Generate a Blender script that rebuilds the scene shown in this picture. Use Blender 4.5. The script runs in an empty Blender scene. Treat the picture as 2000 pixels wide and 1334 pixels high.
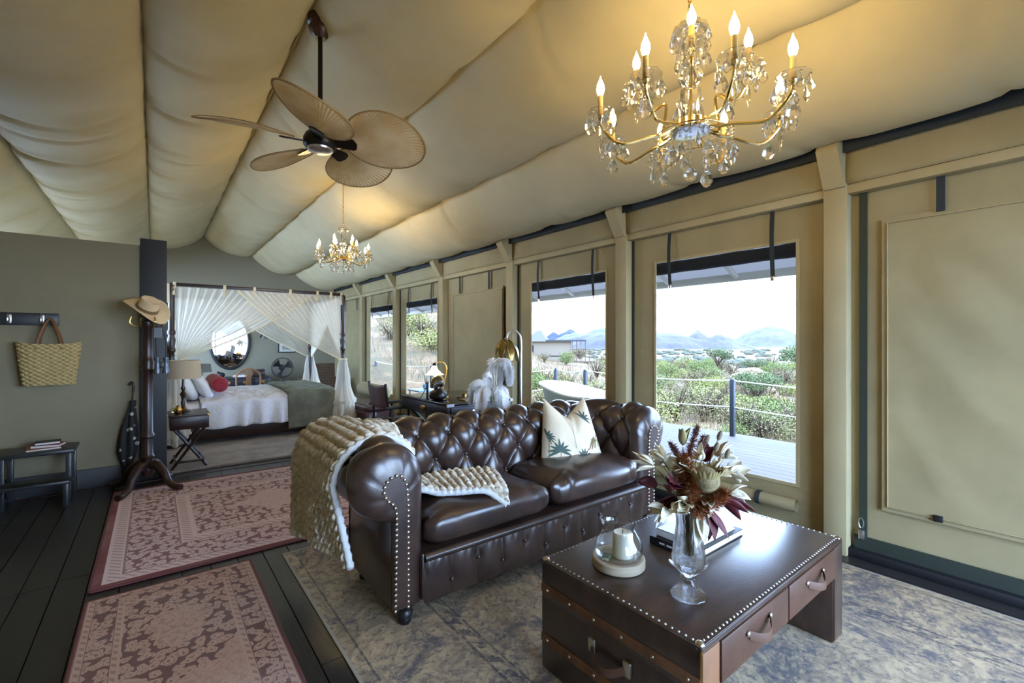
import bpy, bmesh, math, random
from mathutils import Vector, Matrix, noise as mnoise
from math import sin, cos, pi, radians, sqrt, exp, atan2
SC = bpy.context.scene
COL = SC.collection
random.seed(7)

# ---------------------------------------------------------------- camera, sky, sun, exposure
cam_d = bpy.data.cameras.new('camera'); cam_d.sensor_width = 36.0; cam_d.lens = 16.0
cam_d.clip_start = 0.05; cam_d.clip_end = 20000
cam = bpy.data.objects.new('camera', cam_d); COL.objects.link(cam)
cam.location = (0, 0, 1.3); cam.rotation_euler = (radians(90), 0, -math.atan2(700, 889))
SC.camera = cam
SKY = 10.5
SUN = 5.0
BULB = 84.0
SC.view_settings.view_transform = 'Standard'; SC.view_settings.look = 'None'
SC.view_settings.gamma = 1.0; SC.view_settings.use_curve_mapping = False
SC.view_settings.exposure = 1.18
W = bpy.data.worlds.new('sky'); SC.world = W; W.use_nodes = True
wn, wl = W.node_tree.nodes, W.node_tree.links
wn.clear()
wo = wn.new('ShaderNodeOutputWorld'); wb = wn.new('ShaderNodeBackground'); wb.inputs[1].default_value = SKY
tc = wn.new('ShaderNodeTexCoord'); sp = wn.new('ShaderNodeSeparateXYZ'); wl.new(tc.outputs['Generated'], sp.inputs[0])
rp = wn.new('ShaderNodeValToRGB'); wl.new(sp.outputs[2], rp.inputs[0])
rp.color_ramp.elements[0].position = 0.0; rp.color_ramp.elements[0].color = (.42, .64, 1.0, 1)
rp.color_ramp.elements[1].position = 0.9; rp.color_ramp.elements[1].color = (.16, .36, .95, 1)
e = rp.color_ramp.elements.new(.3); e.color = (.30, .54, 1.0, 1)
cn = wn.new('ShaderNodeTexNoise'); cn.inputs['Scale'].default_value = 3.0; cn.inputs['Detail'].default_value = 6
mp = wn.new('ShaderNodeMapping'); mp.inputs['Scale'].default_value = (1, 1, 3.2); wl.new(tc.outputs['Generated'], mp.inputs[0]); wl.new(mp.outputs[0], cn.inputs[0])
cr = wn.new('ShaderNodeValToRGB'); cr.color_ramp.elements[0].position = .40; cr.color_ramp.elements[1].position = .60; wl.new(cn.outputs[0], cr.inputs[0])
mx = wn.new('ShaderNodeMixRGB'); wl.new(cr.outputs[0], mx.inputs[0]); wl.new(rp.outputs[0], mx.inputs[1]); mx.inputs[2].default_value = (.60, .76, 1, 1)
wl.new(mx.outputs[0], wb.inputs[0]); wl.new(wb.outputs[0], wo.inputs[0])
sd = bpy.data.lights.new('sun', 'SUN'); sd.energy = SUN; sd.angle = radians(.6); sd.color = (1, .97, .92)
so = bpy.data.objects.new('sun', sd); COL.objects.link(so)
so.rotation_euler = Vector((-.36, .30, -.88)).to_track_quat('-Z', 'Y').to_euler(); so.location = (20, -10, 40)
cy = SC.cycles
cy.use_denoising = True
try: cy.denoiser = 'OPENIMAGEDENOISE'; cy.denoising_input_passes = 'RGB_ALBEDO_NORMAL'
except Exception: pass
cy.adaptive_threshold = .02; cy.max_bounces = 8; cy.diffuse_bounces = 4; cy.glossy_bounces = 4; cy.transmission_bounces = 7
cy.transparent_max_bounces = 14; cy.caustics_reflective = False; cy.caustics_refractive = False
cy.sample_clamp_indirect = 4.0; cy.sample_clamp_direct = 0; cy.blur_glossy = .5
cy.use_light_tree = True

# ---------------------------------------------------------------- node shorthand
class X:
    """a socket with arithmetic: every operation adds a Math node"""
    def __init__(s, nt, o): s.nt = nt; s.o = o
    def _m(s, op, *a):
        n = s.nt.nodes.new('ShaderNodeMath'); n.operation = op
        for i, q in enumerate((s,) + a):
            if isinstance(q, X): s.nt.links.new(q.o, n.inputs[i])
            else: n.inputs[i].default_value = q
        return X(s.nt, n.outputs[0])
    def __add__(s, b): return s._m('ADD', b)
    def __radd__(s, b): return s._m('ADD', b)
    def __sub__(s, b): return s._m('SUBTRACT', b)
    def __rsub__(s, b): return (s * -1) + b
    def __mul__(s, b): return s._m('MULTIPLY', b)
    def __rmul__(s, b): return s._m('MULTIPLY', b)
    def __truediv__(s, b): return s._m('DIVIDE', b)
    def abs(s): return s._m('ABSOLUTE')
    def sin(s): return s._m('SINE')
    def frac(s): return s._m('FRACT')
    def sqrt(s): return s._m('SQRT')
    def pow(s, b): return s._m('POWER', b)
    def min(s, b): return s._m('MINIMUM', b)
    def max(s, b): return s._m('MAXIMUM', b)
    def atan2(s, b): return s._m('ARCTAN2', b)
    def gt(s, b): return s._m('GREATER_THAN', b)
    def lt(s, b): return s._m('LESS_THAN', b)
    def sm(s, a, b):
        n = s.nt.nodes.new('ShaderNodeMapRange'); n.interpolation_type = 'SMOOTHSTEP'; s.nt.links.new(s.o, n.inputs[0])
        n.inputs[1].default_value = a; n.inputs[2].default_value = b; return X(s.nt, n.outputs[0])
class G:
    def __init__(s, name, **kw):
        s.m = bpy.data.materials.new(name); s.m.use_nodes = True; s.nt = s.m.node_tree
        s.b = s.nt.nodes['Principled BSDF']; s.tc = s.nt.nodes.new('ShaderNodeTexCoord')
        s.vec = s.tc.outputs['Object']
    def xyz(s, sock=None):
        n = s.nt.nodes.new('ShaderNodeSeparateXYZ'); s.nt.links.new(sock or s.vec, n.inputs[0])
        return [X(s.nt, o) for o in n.outputs]
    def comb(s, x, y, z=0):
        n = s.nt.nodes.new('ShaderNodeCombineXYZ')
        for i, q in enumerate((x, y, z)):
            if isinstance(q, X): s.nt.links.new(q.o, n.inputs[i])
            else: n.inputs[i].default_value = q
        return n.outputs[0]
    def noise(s, scale=5, detail=3, rough=.5, vec=None, stretch=None, dist=0):
        n = s.nt.nodes.new('ShaderNodeTexNoise'); n.inputs['Scale'].default_value = scale; n.inputs['Detail'].default_value = detail
        n.inputs['Roughness'].default_value = rough; n.inputs['Distortion'].default_value = dist
        v = vec or s.vec
        if stretch:
            q = s.nt.nodes.new('ShaderNodeMapping'); q.inputs['Scale'].default_value = stretch; s.nt.links.new(v, q.inputs[0]); v = q.outputs[0]
        s.nt.links.new(v, n.inputs['Vector']); return X(s.nt, n.outputs[0])
    def voro(s, scale=5, feature='F1', vec=None, rnd=1, dim='3D'):
        n = s.nt.nodes.new('ShaderNodeTexVoronoi'); n.inputs['Scale'].default_value = scale; n.feature = feature
        n.inputs['Randomness'].default_value = rnd; n.voronoi_dimensions = dim
        s.nt.links.new(vec or s.vec, n.inputs['Vector']); return X(s.nt, n.outputs['Distance'])
    def mix(s, f, a, b):
        n = s.nt.nodes.new('ShaderNodeMix'); n.data_type = 'RGBA'
        for i, q in ((0, f), (6, a), (7, b)):
            if isinstance(q, X): s.nt.links.new(q.o, n.inputs[i])
            elif isinstance(q, (int, float)): n.inputs[i].default_value = q
            else: n.inputs[i].default_value = tuple(q)[:3] + (1,)
        return X(s.nt, n.outputs[2])
    def set(s, k, v):
        i = s.b.inputs[k]
        if isinstance(v, X): s.nt.links.new(v.o, i)
        elif isinstance(v, tuple): i.default_value = v + (1,) if len(v) == 3 and i.type == 'RGBA' else v
        else: i.default_value = v
        return s
    def bump(s, h, d=.002, st=1.0):
        n = s.nt.nodes.new('ShaderNodeBump'); n.inputs['Distance'].default_value = d; n.inputs['Strength'].default_value = st
        s.nt.links.new(h.o, n.inputs['Height']); s.nt.links.new(n.outputs[0], s.b.inputs['Normal']); return s
def c8(r, g, b):
    f = lambda c: (c / 255 / 12.92) if c / 255 <= .04045 else ((c / 255 + .055) / 1.055) ** 2.4
    return (f(r), f(g), f(b))
def M(name, col, rough=.5, metal=0, bump=0, bs=60, bdet=3, var=0, vs=4, stretch=None, **kw):
    g = G(name); g.set('Roughness', rough).set('Metallic', metal)
    if var:
        n = g.noise(vs, 4, .6, stretch=stretch)
        g.set('Base Color', g.mix(n.sm(.3, .7), tuple(c * (1 - var) for c in col), tuple(min(1, c * (1 + var)) for c in col)))
    else: g.set('Base Color', tuple(col))
    if bump: g.bump(g.noise(bs, bdet, .6, stretch=stretch), bump)
    for k, v in kw.items(): g.set(k.replace('_', ' '), v)
    return g.m

# ---------------------------------------------------------------- mesh shorthand
class MB:
    def __init__(s): s.v = []; s.f = []
    def add(s, vs, fs):
        o = len(s.v); s.v += [tuple(p) for p in vs]; s.f += [tuple(i + o for i in q) for q in fs]; return s
    def box(s, x0, x1, y0, y1, z0, z1):
        return s.add([(x, y, z) for z in (z0, z1) for y in (y0, y1) for x in (x0, x1)],
                     [(0, 2, 3, 1), (4, 5, 7, 6), (0, 1, 5, 4), (2, 6, 7, 3), (0, 4, 6, 2), (1, 3, 7, 5)])
    def rbox(s, x0, x1, y0, y1, z0, z1, r=.01, seg=2):
        bm = bmesh.new(); bmesh.ops.create_cube(bm, size=1)
        for q in bm.verts: q.co = Vector(((x0 + x1) / 2 + q.co.x * (x1 - x0), (y0 + y1) / 2 + q.co.y * (y1 - y0), (z0 + z1) / 2 + q.co.z * (z1 - z0)))
        bmesh.ops.bevel(bm, geom=bm.edges[:], offset=r, segments=seg, affect='EDGES', profile=.5)
        bm.verts.index_update(); s.add([q.co for q in bm.verts], [[q.index for q in f.verts] for f in bm.faces]); bm.free(); return s
    def grid(s, fn, nu, nv, cu=False, cv=False):
        vs = [fn(i / nu, j / nv) for j in range(nv + (0 if cv else 1)) for i in range(nu + (0 if cu else 1))]
        w = nu if cu else nu + 1; h = nv if cv else nv + 1; fs = []
        for j in range(nv):
            for i in range(nu):
                fs.append((j * w + i, j * w + (i + 1) % w, ((j + 1) % h) * w + (i + 1) % w, ((j + 1) % h) * w + i))
        return s.add(vs, fs)
    def lathe(s, prof, n=20, c=(0, 0, 0), axis='z', flute=0, nf=8):
        vs = []; fs = []; k = len(prof)
        for j, (r, z) in enumerate(prof):
            for i in range(n):
                a = 2 * pi * i / n; q = r * (1 + flute * cos(nf * a)); p = (q * cos(a), q * sin(a), z)
                if axis == 'x': p = (p[2], p[0], p[1])
                elif axis == 'y': p = (p[0], p[2], p[1])
                vs.append((p[0] + c[0], p[1] + c[1], p[2] + c[2]))
        for j in range(k - 1):
            for i in range(n): fs.append((j * n + i, j * n + (i + 1) % n, (j + 1) * n + (i + 1) % n, (j + 1) * n + i))
        if prof[0][0] > 1e-5: fs.append(tuple(range(n))[::-1])
        if prof[-1][0] > 1e-5: fs.append(tuple((k - 1) * n + i for i in range(n)))
        return s.add(vs, fs)
    def tube(s, pts, r=.01, n=8, cap=True):
        pts = [Vector(p) for p in pts]; m = len(pts); rs = r if isinstance(r, (list, tuple)) else [r] * m
        vs = []; fs = []; prev = None
        for j, p in enumerate(pts):
            t = (pts[min(j + 1, m - 1)] - pts[max(j - 1, 0)])
            t = t.normalized() if t.length > 1e-9 else Vector((0, 0, 1))
            if prev is None:
                u = t.orthogonal().normalized()
            else:
                u = prev - t * prev.dot(t); u = u.normalized() if u.length > 1e-6 else t.orthogonal().normalized()
            prev = u; w = t.cross(u)
            for i in range(n):
                a = 2 * pi * i / n; vs.append(p + (u * cos(a) + w * sin(a)) * rs[j])
        for j in range(m - 1):
            for i in range(n): fs.append((j * n + i, j * n + (i + 1) % n, (j + 1) * n + (i + 1) % n, (j + 1) * n + i))
        if cap: fs.append(tuple(range(n))[::-1]); fs.append(tuple((m - 1) * n + i for i in range(n)))
        return s.add(vs, fs)
    def ball(s, c, r, n=12, m=8, sc=(1, 1, 1)):
        return s.add(*_xf(MB().lathe([(max(1e-6, r * sin(pi * j / m)), -r * cos(pi * j / m)) for j in range(m + 1)], n), sc, c))
    def xf(s, mat): s.v = [tuple(mat @ Vector(p)) for p in s.v]; return s
    def join(s, o): return s.add(o.v, o.f)
    def solid(s, t):
        """give an open sheet a thickness t along its vertex normals"""
        bm = s.bm(); bm.normal_update(); bmesh.ops.solidify(bm, geom=bm.faces[:], thickness=t)
        bm.verts.index_update(); s.v = [tuple(q.co) for q in bm.verts]; s.f = [tuple(q.index for q in f.verts) for f in bm.faces]; bm.free(); return s
    def bm(s):
        bm = bmesh.new(); vs = [bm.verts.new(p) for p in s.v]
        for f in s.f:
            try: bm.faces.new([vs[i] for i in f])
            except ValueError: pass
        return bm
    def mesh(s, name, mat, smooth=40):
        me = bpy.data.meshes.new(name); me.from_pydata(s.v, [], s.f); me.update()
        if smooth:
            me.shade_smooth()
            if smooth < 180: me.set_sharp_from_angle(angle=radians(smooth))
        if mat: me.materials.append(mat)
        return me
def _xf(b, sc, c): return [(p[0] * sc[0] + c[0], p[1] * sc[1] + c[1], p[2] * sc[2] + c[2]) for p in b.v], b.f
def tag(o, label=None, cat=None, group=None, kind=None):
    if label: o['label'] = label
    if cat: o['category'] = cat
    if group: o['group'] = group
    if kind: o['kind'] = kind
    return o
def thing(name, label, cat, loc=(0, 0, 0), rz=0, group=None, kind=None):
    o = bpy.data.objects.new(name, None); COL.objects.link(o); o.empty_display_size = .05
    o.location = loc; o.rotation_euler = (0, 0, rz); return tag(o, label, cat, group, kind)
def obj(name, mb, mat, parent=None, smooth=40, **kw):
    me = mb if isinstance(mb, bpy.types.Mesh) else mb.mesh(name, mat, smooth)
    o = bpy.data.objects.new(name, me); COL.objects.link(o)
    if parent is not None: o.parent = parent
    return tag(o, **kw)
def lone(name, mb, mat, label, cat, loc=(0, 0, 0), rz=0, group=None, smooth=40, kind=None):
    o = obj(name, mb, mat, None, smooth); o.location = loc; o.rotation_euler = (0, 0, rz); return tag(o, label, cat, group, kind)
def struct(name, mb=None, mat=None, label=None, smooth=40):
    if mb is None:
        o = bpy.data.objects.new(name, None); COL.objects.link(o)
    else: o = obj(name, mb, mat, None, smooth)
    return tag(o, label, None, None, 'structure')
def dup(o, parent=None, loc=None, rz=None, **kw):
    c = o.copy(); COL.objects.link(c); c.parent = parent
    if loc is not None: c.location = loc
    if rz is not None: c.rotation_euler = (0, 0, rz)
    for ch in o.children: dup(ch, c)
    return tag(c, **kw)
def nz(x, y=0, z=0): return mnoise.noise(Vector((x, y, z)))
def lerp(a, b, t): return a + (b - a) * t
def sstep(a, b, x):
    t = min(1, max(0, (x - a) / (b - a))); return t * t * (3 - 2 * t)
# ---------------------------------------------------------------- shared materials
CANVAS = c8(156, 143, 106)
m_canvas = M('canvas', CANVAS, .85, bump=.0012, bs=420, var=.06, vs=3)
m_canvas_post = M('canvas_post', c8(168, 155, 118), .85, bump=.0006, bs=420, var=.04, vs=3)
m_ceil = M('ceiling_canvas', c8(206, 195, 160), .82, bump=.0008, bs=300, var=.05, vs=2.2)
m_gable = M('gable_canvas', c8(134, 128, 110), .85, bump=.0006, bs=300)
m_partition = M('partition_plaster', c8(136, 128, 104), .8, bump=.001, bs=160, var=.05, vs=2)
m_charcoal = M('charcoal_paint', c8(38, 41, 44), .55, bump=.0004, bs=90)
m_webbing = M('dark_webbing', c8(36, 42, 46), .8, bump=.0006, bs=400)
m_zip = M('green_zip_tape', c8(40, 48, 38), .7, bump=.0005, bs=500)
m_black = M('black_paint', c8(22, 22, 24), .4)
m_darkwood = M('dark_wood', c8(44, 26, 22), .32, bump=.0006, bs=30, var=.3, vs=6, stretch=(8, 8, 1))
m_brass = M('brass', c8(196, 158, 92), .25, 1)
m_gold = M('gold', (1.0, .72, .28), .14, 1)
m_chrome = M('chrome', (.86, .87, .9), .1, 1)
m_steel = M('steel', (.62, .63, .65), .3, 1)
m_glass = M('clear_glass', (1, 1, 1), .0, Transmission_Weight=1.0, IOR=1.48)
g = G('thin_glass'); nt = g.nt; lw_ = nt.nodes.new('ShaderNodeLayerWeight'); lw_.inputs[0].default_value = .5; fr_ = X(nt, lw_.outputs['Facing']).pow(3.5) * .8 + .05
ta = nt.nodes.new('ShaderNodeBsdfTransparent'); ta.inputs[0].default_value = (.97, .98, .98, 1); gs = nt.nodes.new('ShaderNodeBsdfGlossy'); gs.inputs['Roughness'].default_value = .02
mm = nt.nodes.new('ShaderNodeMixShader'); nt.links.new(fr_.o, mm.inputs[0]); nt.links.new(ta.outputs[0], mm.inputs[1]); nt.links.new(gs.outputs[0], mm.inputs[2]); nt.links.new(mm.outputs[0], nt.nodes['Material Output'].inputs[0]); m_thin = g.m
g = G('cut_crystal'); nt = g.nt; g.set('Base Color', (1, 1, 1)).set('Roughness', 0.0).set('Transmission Weight', 1.0).set('IOR', 1.5)
ta = nt.nodes.new('ShaderNodeBsdfTransparent'); mm = nt.nodes.new('ShaderNodeMixShader'); mm.inputs[0].default_value = .72; nt.links.new(ta.outputs[0], mm.inputs[1]); nt.links.new(g.b.outputs[0], mm.inputs[2]); nt.links.new(mm.outputs[0], nt.nodes['Material Output'].inputs[0]); m_cut = g.m
def crystal(name, k):
    g = G(name); nt = g.nt; g.set('Base Color', (1, 1, 1)).set('Roughness', 0.0).set('Transmission Weight', 1.0).set('IOR', 1.5)
    ta = nt.nodes.new('ShaderNodeBsdfTransparent'); mm = nt.nodes.new('ShaderNodeMixShader'); mm.inputs[0].default_value = k; nt.links.new(ta.outputs[0], mm.inputs[1]); nt.links.new(g.b.outputs[0], mm.inputs[2]); nt.links.new(mm.outputs[0], nt.nodes['Material Output'].inputs[0]); return g.m
m_crystal = crystal('chandelier_crystal', .72)
m_white_cotton = M('white_cotton', c8(236, 236, 238), .9, bump=.001, bs=200)
g = G('floor_boards'); x, y, z = g.xyz()
oi = g.nt.nodes.new('ShaderNodeObjectInfo'); rn = X(g.nt, oi.outputs['Random'])
gr = g.noise(9, 6, .65, stretch=(9, .6, 1), dist=.6)
g.set('Base Color', g.mix(gr.sm(.3, .75) * .7 + rn * .3, c8(20, 20, 21), c8(52, 49, 47)))
g.set('Roughness', gr * .25 + .2); g.bump(gr, .0012); m_plank = g.m

# ---------------------------------------------------------------- the setting
YB = 10.75; YF = -1.7; XL = -1.75; XR = 3.38
BAY = 1.63; POSTS = [.97 + BAY * k for k in range(-3, 7)]
RX, RZ, SL, SP = .77, 3.40, .352, .82
def roof(x): return RZ - SL * abs(x - RX)
floor = struct('floor', MB().box(XL - .1, XR + .1, YF, YB + .1, -.12, -.022), m_black)
random.seed(3)
px = XL
while px < XR:
    y0 = -.9 + random.random() * .9
    obj('plank', MB().box(px + .002, px + .131, YF, y0 - .002, -.022, -.001), m_plank, floor, 0)
    while y0 < 5.40:
        y1 = min(5.40, y0 + random.choice((1.5, 2.0, 2.4, 2.8)))
        if 5.40 - y1 < .5: y1 = 5.40
        obj('plank', MB().box(px + .002, px + .131, y0 + .002, y1 - .002, -.022, -random.random() * .0012), m_plank, floor, 0)
        y0 = y1
    px += .134
trim = struct('trim_1', MB().rbox(XL, XR, 5.40, 5.46, -.022, .006, .004), m_darkwood)
g = G('bedroom_carpet'); n = g.noise(3, 5, .7); n2 = g.noise(240, 2)
g.set('Base Color', g.mix(n.sm(.3, .7), c8(140, 132, 128), c8(178, 170, 162))).set('Roughness', .95); g.bump(n2, .004)
carpet = lone('bedroom_carpet', MB().box(.005, 3.28, 5.67, YB - .025, -.02, 0), g.m, 'pale grey-brown carpet on the bedroom floor under the canopy bed', 'carpet')

# ceiling: canvas swags hung between seams, pinched by cords about every 0.82 m
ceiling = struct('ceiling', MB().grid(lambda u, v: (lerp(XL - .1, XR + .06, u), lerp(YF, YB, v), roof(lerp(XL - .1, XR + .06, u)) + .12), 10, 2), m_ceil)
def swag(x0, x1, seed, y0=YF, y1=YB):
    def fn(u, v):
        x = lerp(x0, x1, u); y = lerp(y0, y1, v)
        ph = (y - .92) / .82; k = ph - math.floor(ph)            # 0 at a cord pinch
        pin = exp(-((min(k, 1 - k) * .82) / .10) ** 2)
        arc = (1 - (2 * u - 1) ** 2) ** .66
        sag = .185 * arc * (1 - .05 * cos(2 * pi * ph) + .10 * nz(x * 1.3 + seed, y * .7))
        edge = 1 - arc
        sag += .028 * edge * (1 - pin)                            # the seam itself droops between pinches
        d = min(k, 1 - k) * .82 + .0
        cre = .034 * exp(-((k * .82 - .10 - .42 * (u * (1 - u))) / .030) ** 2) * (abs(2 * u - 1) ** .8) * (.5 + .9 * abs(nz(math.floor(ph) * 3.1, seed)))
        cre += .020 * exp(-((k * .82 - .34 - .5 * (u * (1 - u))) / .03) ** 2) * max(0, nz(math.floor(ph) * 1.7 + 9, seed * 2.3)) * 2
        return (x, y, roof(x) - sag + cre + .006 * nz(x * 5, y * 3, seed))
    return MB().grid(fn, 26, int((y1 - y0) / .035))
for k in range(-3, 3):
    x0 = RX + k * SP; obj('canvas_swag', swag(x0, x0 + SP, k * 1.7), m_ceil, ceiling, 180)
obj('ridge_cord', MB().tube([(RX, YF, roof(RX) - .03), (RX, YB, roof(RX) - .03)], .012, 8), m_canvas_post, ceiling)
obj('ridge_tape', MB().box(RX - .03, RX + .03, YF, YB, roof(RX) - .028, roof(RX) - .024), m_canvas_post, ceiling)
obj('eave_shade_strip', MB().box(3.235, 3.245, YF, YB, 2.43, 2.62), m_webbing, ceiling)  # dark strip stands in for the shaded gap above the valance

# back gable wall, left wall with an unseen opening added for bedroom daylight
def gable(y, t): 
    pts = [(XL, -.1), (XR, -.1), (XR, roof(XR) + .1), (RX, RZ + .1), (XL, roof(XL) + .1)]
    b = MB(); b.add([(p[0], y, p[1]) for p in pts] + [(p[0], y + t, p[1]) for p in pts],
          [(0, 1, 2, 3, 4), (9, 8, 7, 6, 5)] + [(i, (i + 1) % 5, 5 + (i + 1) % 5, 5 + i) for i in range(5)]); return b
wall_back = struct('wall_back', gable(YB, .06), m_gable)
wall_left = struct('wall_left', MB().box(XL - .06, XL, YF, 5.9, -.1, roof(XL) + .1).box(XL - .06, XL, 10.6, YB, -.1, roof(XL) + .1).box(XL - .06, XL, 5.9, 10.6, -.1, .5).box(XL - .06, XL, 5.9, 10.6, 2.25, roof(XL) + .1), m_canvas)
# unseen gable opening added behind the camera to bring in daylight: frame and panels
wall_front_added = struct('wall_front_added', MB().box(XL, XR, YF - .06, YF, 0, .08), m_charcoal)
for k in range(5):
    xx = lerp(XL + .04, XR - .04, k / 4); obj('added_mullion', MB().box(xx - .03, xx + .03, YF - .05, YF - .01, .08, roof(xx)), m_charcoal, wall_front_added)
obj('solid_panel', MB().box(XL, .6, YF - .06, YF, .08, roof(XL)).box(XL, XR, YF - .06, YF, 2.24, 3.5), m_canvas, wall_front_added)  # solid part narrows the added opening to cut the rear daylight
obj('added_transom', MB().box(XL, XR, YF - .05, YF - .01, 2.2, 2.27), m_charcoal, wall_front_added)
# bedroom partition with charcoal end column and baseboard
wall_partition = struct('wall_partition', MB().box(XL, -.10, 5.50, 5.60, 0, 2.20), m_partition)
obj('end_column', MB().rbox(-.10, .10, 5.48, 5.66, 0, 2.265, .004), m_charcoal, wall_partition)
obj('headboard_wall', MB().box(-.10, .0, 5.66, 8.8, 0, 1.3), m_partition, wall_partition)
baseboard = struct('baseboard_left', MB().rbox(XL, -.10, 5.478, 5.50, 0, .17, .004), m_charcoal)
baseb = struct('baseboard_back', MB().rbox(0, XR - .1, YB - .02, YB, 0, .15, .004), m_charcoal)

# right wall: canvas-clad posts, valance, brackets
wall_right = struct('wall_right')
post = MB().rbox(3.285, 3.40, -.062, .062, 0, 2.26, .006).mesh('post', m_canvas_post)
brk = MB()
prof = [(3.235, 2.50), (3.15, 2.47), (3.135, 2.44), (3.265, 2.235), (3.30, 2.235), (3.30, 2.50)]
brk.add([(p[0], -.055, p[1]) for p in prof] + [(p[0], .055, p[1]) for p in prof], [tuple(range(6)), tuple(range(11, 5, -1))] + [(i, i + 6, (i + 1) % 6 + 6, (i + 1) % 6) for i in range(6)])
brk = brk.mesh('bracket', m_canvas_post)
for i, py in enumerate(POSTS):
    if py < YF: continue
    o = obj('post', post, None, wall_right); o.location = (0, py, 0)
    o = obj('bracket', brk, None, wall_right); o.location = (0, py, 0)
for i in range(1, len(POSTS) - 1):
    a, b = max(YF, POSTS[i] + .05), POSTS[i + 1] - .05
    obj('valance', MB().grid(lambda u, v: (3.29 - .004 * sin(pi * v) - .004 * nz(u * 7 + i * 3, v * 2), lerp(a, b, u), lerp(2.25, 2.495, v)), 24, 6).solid(-.012), m_canvas, wall_right, 180)
    obj('valance_rail', MB().rbox(3.30, 3.40, a, b, 2.195, 2.25, .004), m_canvas_post, wall_right)
obj('sill_rail', MB().rbox(3.31, 3.45, POSTS[3] - BAY, YB, 0, .05, .006), m_black, wall_right)
obj('outer_lintel', MB().box(3.40, 3.44, YF, YB, 2.2, 2.75), m_canvas, wall_right)

m_screen = None
g = G('insect_screen'); nt = g.nt
tr = nt.nodes.new('ShaderNodeBsdfTransparent'); df = nt.nodes.new('ShaderNodeBsdfDiffuse'); df.inputs[0].default_value = (.02, .02, .022, 1)
mxs = nt.nodes.new('ShaderNodeMixShader'); out = nt.nodes['Material Output']
x, y, z = g.xyz()
grid = (y * (2 * pi / .012)).sin().abs().pow(8).max((z * (2 * pi / .012)).sin().abs().pow(8))
fac = grid * .05 + .33
nt.links.new(fac.o, mxs.inputs[0]); nt.links.new(tr.outputs[0], mxs.inputs[1]); nt.links.new(df.outputs[0], mxs.inputs[2]); nt.links.new(mxs.outputs[0], out.inputs[0])
m_screen = g.m

def canvas_frame(y0, y1, wy0, wy1, wz0, wz1, seed):
    """canvas panel with a window opening: a sheet with wrinkles beside the opening"""
    b = MB(); ys = [y0]; n = 9
    def fx(y, z):
        w = .0045 * nz(y * 9 + seed, z * 3) + .0035 * sin(z * 70 + 14 * nz(y * 4, z * 2, seed)) * sstep(.25, .02, abs(z - .9) - .7) * .6
        return 3.375 + w * .8
    def patch(a0, a1, c0, c1):
        if a1 - a0 < .005 or c1 - c0 < .005: return
        nu = max(2, int((a1 - a0) / .03)); nv = max(2, int((c1 - c0) / .02))
        b.grid(lambda u, v: (fx(lerp(a0, a1, u), lerp(c0, c1, v)), lerp(a0, a1, u), lerp(c0, c1, v)), nu, nv)
    patch(y0, wy0, .04, 2.22); patch(wy1, y1, .04, 2.22); patch(wy0, wy1, .04, wz0); patch(wy0, wy1, wz1, 2.22)
    return b
def hem(y0, y1, z0, z1, w=.022, x=3.3685):
    b = MB(); 
    for q in ((y0 - w, y0, z0 - w, z1 + w), (y1, y1 + w, z0 - w, z1 + w), (y0, y1, z0 - w, z0), (y0, y1, z1, z1 + w)):
        b.rbox(x - .002, x + .008, q[0], q[1], q[2], q[3], .0018, 1)
    return b
m_flaproll = m_canvas
wins = [(3, '1'), (4, '2'), (6, '3'), (7, '4')]
for bi, nm in wins:
    a, b_ = POSTS[bi] + .06, POSTS[bi + 1] - .06
    wy0, wy1, wz0, wz1 = POSTS[bi] + .245, POSTS[bi] + 1.32, .35, 1.965
    w = struct('window_' + nm)
    obj('canvas_panel', canvas_frame(a, b_, wy0, wy1, wz0, wz1, bi), m_canvas, w, 180)
    obj('hem', hem(wy0, wy1, wz0, wz1), m_canvas_post, w)
    obj('insect_screen', MB().add([(3.377, wy0, wz0), (3.377, wy1, wz0), (3.377, wy1, wz1), (3.377, wy0, wz1)], [(0, 1, 2, 3)]), m_screen, w, 0)
    for yy in (a + .012, b_ - .012):
        obj('zip_tape', MB().box(3.362, 3.372, yy - .014, yy + .014, .04, 2.2), m_zip, w)
    for q in (.13, .87):
        yy = lerp(wy0, wy1, q)
        st = obj('strap', MB().grid(lambda u, v: (3.355 - .012 * sin(pi * v) + .004 * sin(5 * v + q * 9), yy + lerp(-.014, .014, u), lerp(1.74 + .03 * q, 2.21, v)), 2, 14).solid(.003), m_webbing, w)
        obj('buckle', MB().rbox(3.345, 3.357, yy - .012, yy + .012, 1.715 + .03 * q, 1.745 + .03 * q, .003), m_steel, st)
    # rolled storm flap seen through the top of the screen, and the rolled inner flap under the sill
    obj('rolled_storm_flap', MB().grid(lambda u, v: (3.43 + .045 * cos(2 * pi * u), lerp(wy0 - .05, wy1 + .05, v), 1.922 + .05 * sin(2 * pi * u) + .006 * nz(v * 6, u * 3)), 14, 20, cu=True), m_webbing, w)
    rl = obj('rolled_flap', MB().grid(lambda u, v: (3.325 + (.04 + .004 * nz(v * 8, u * 5)) * cos(2 * pi * u), lerp(wy0 - .02, wy1 + .02, v), .215 + .042 * sin(2 * pi * u)), 16, 24, cu=True), m_canvas, w)
    for q in (.2, .8):
        yy = lerp(wy0, wy1, q)
        obj('tie_strap', MB().lathe([(.046, -.014), (.0475, -.014), (.0475, .014), (.046, .014)], 18, (3.325, yy, .215), 'y'), m_webbing, rl)
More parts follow.
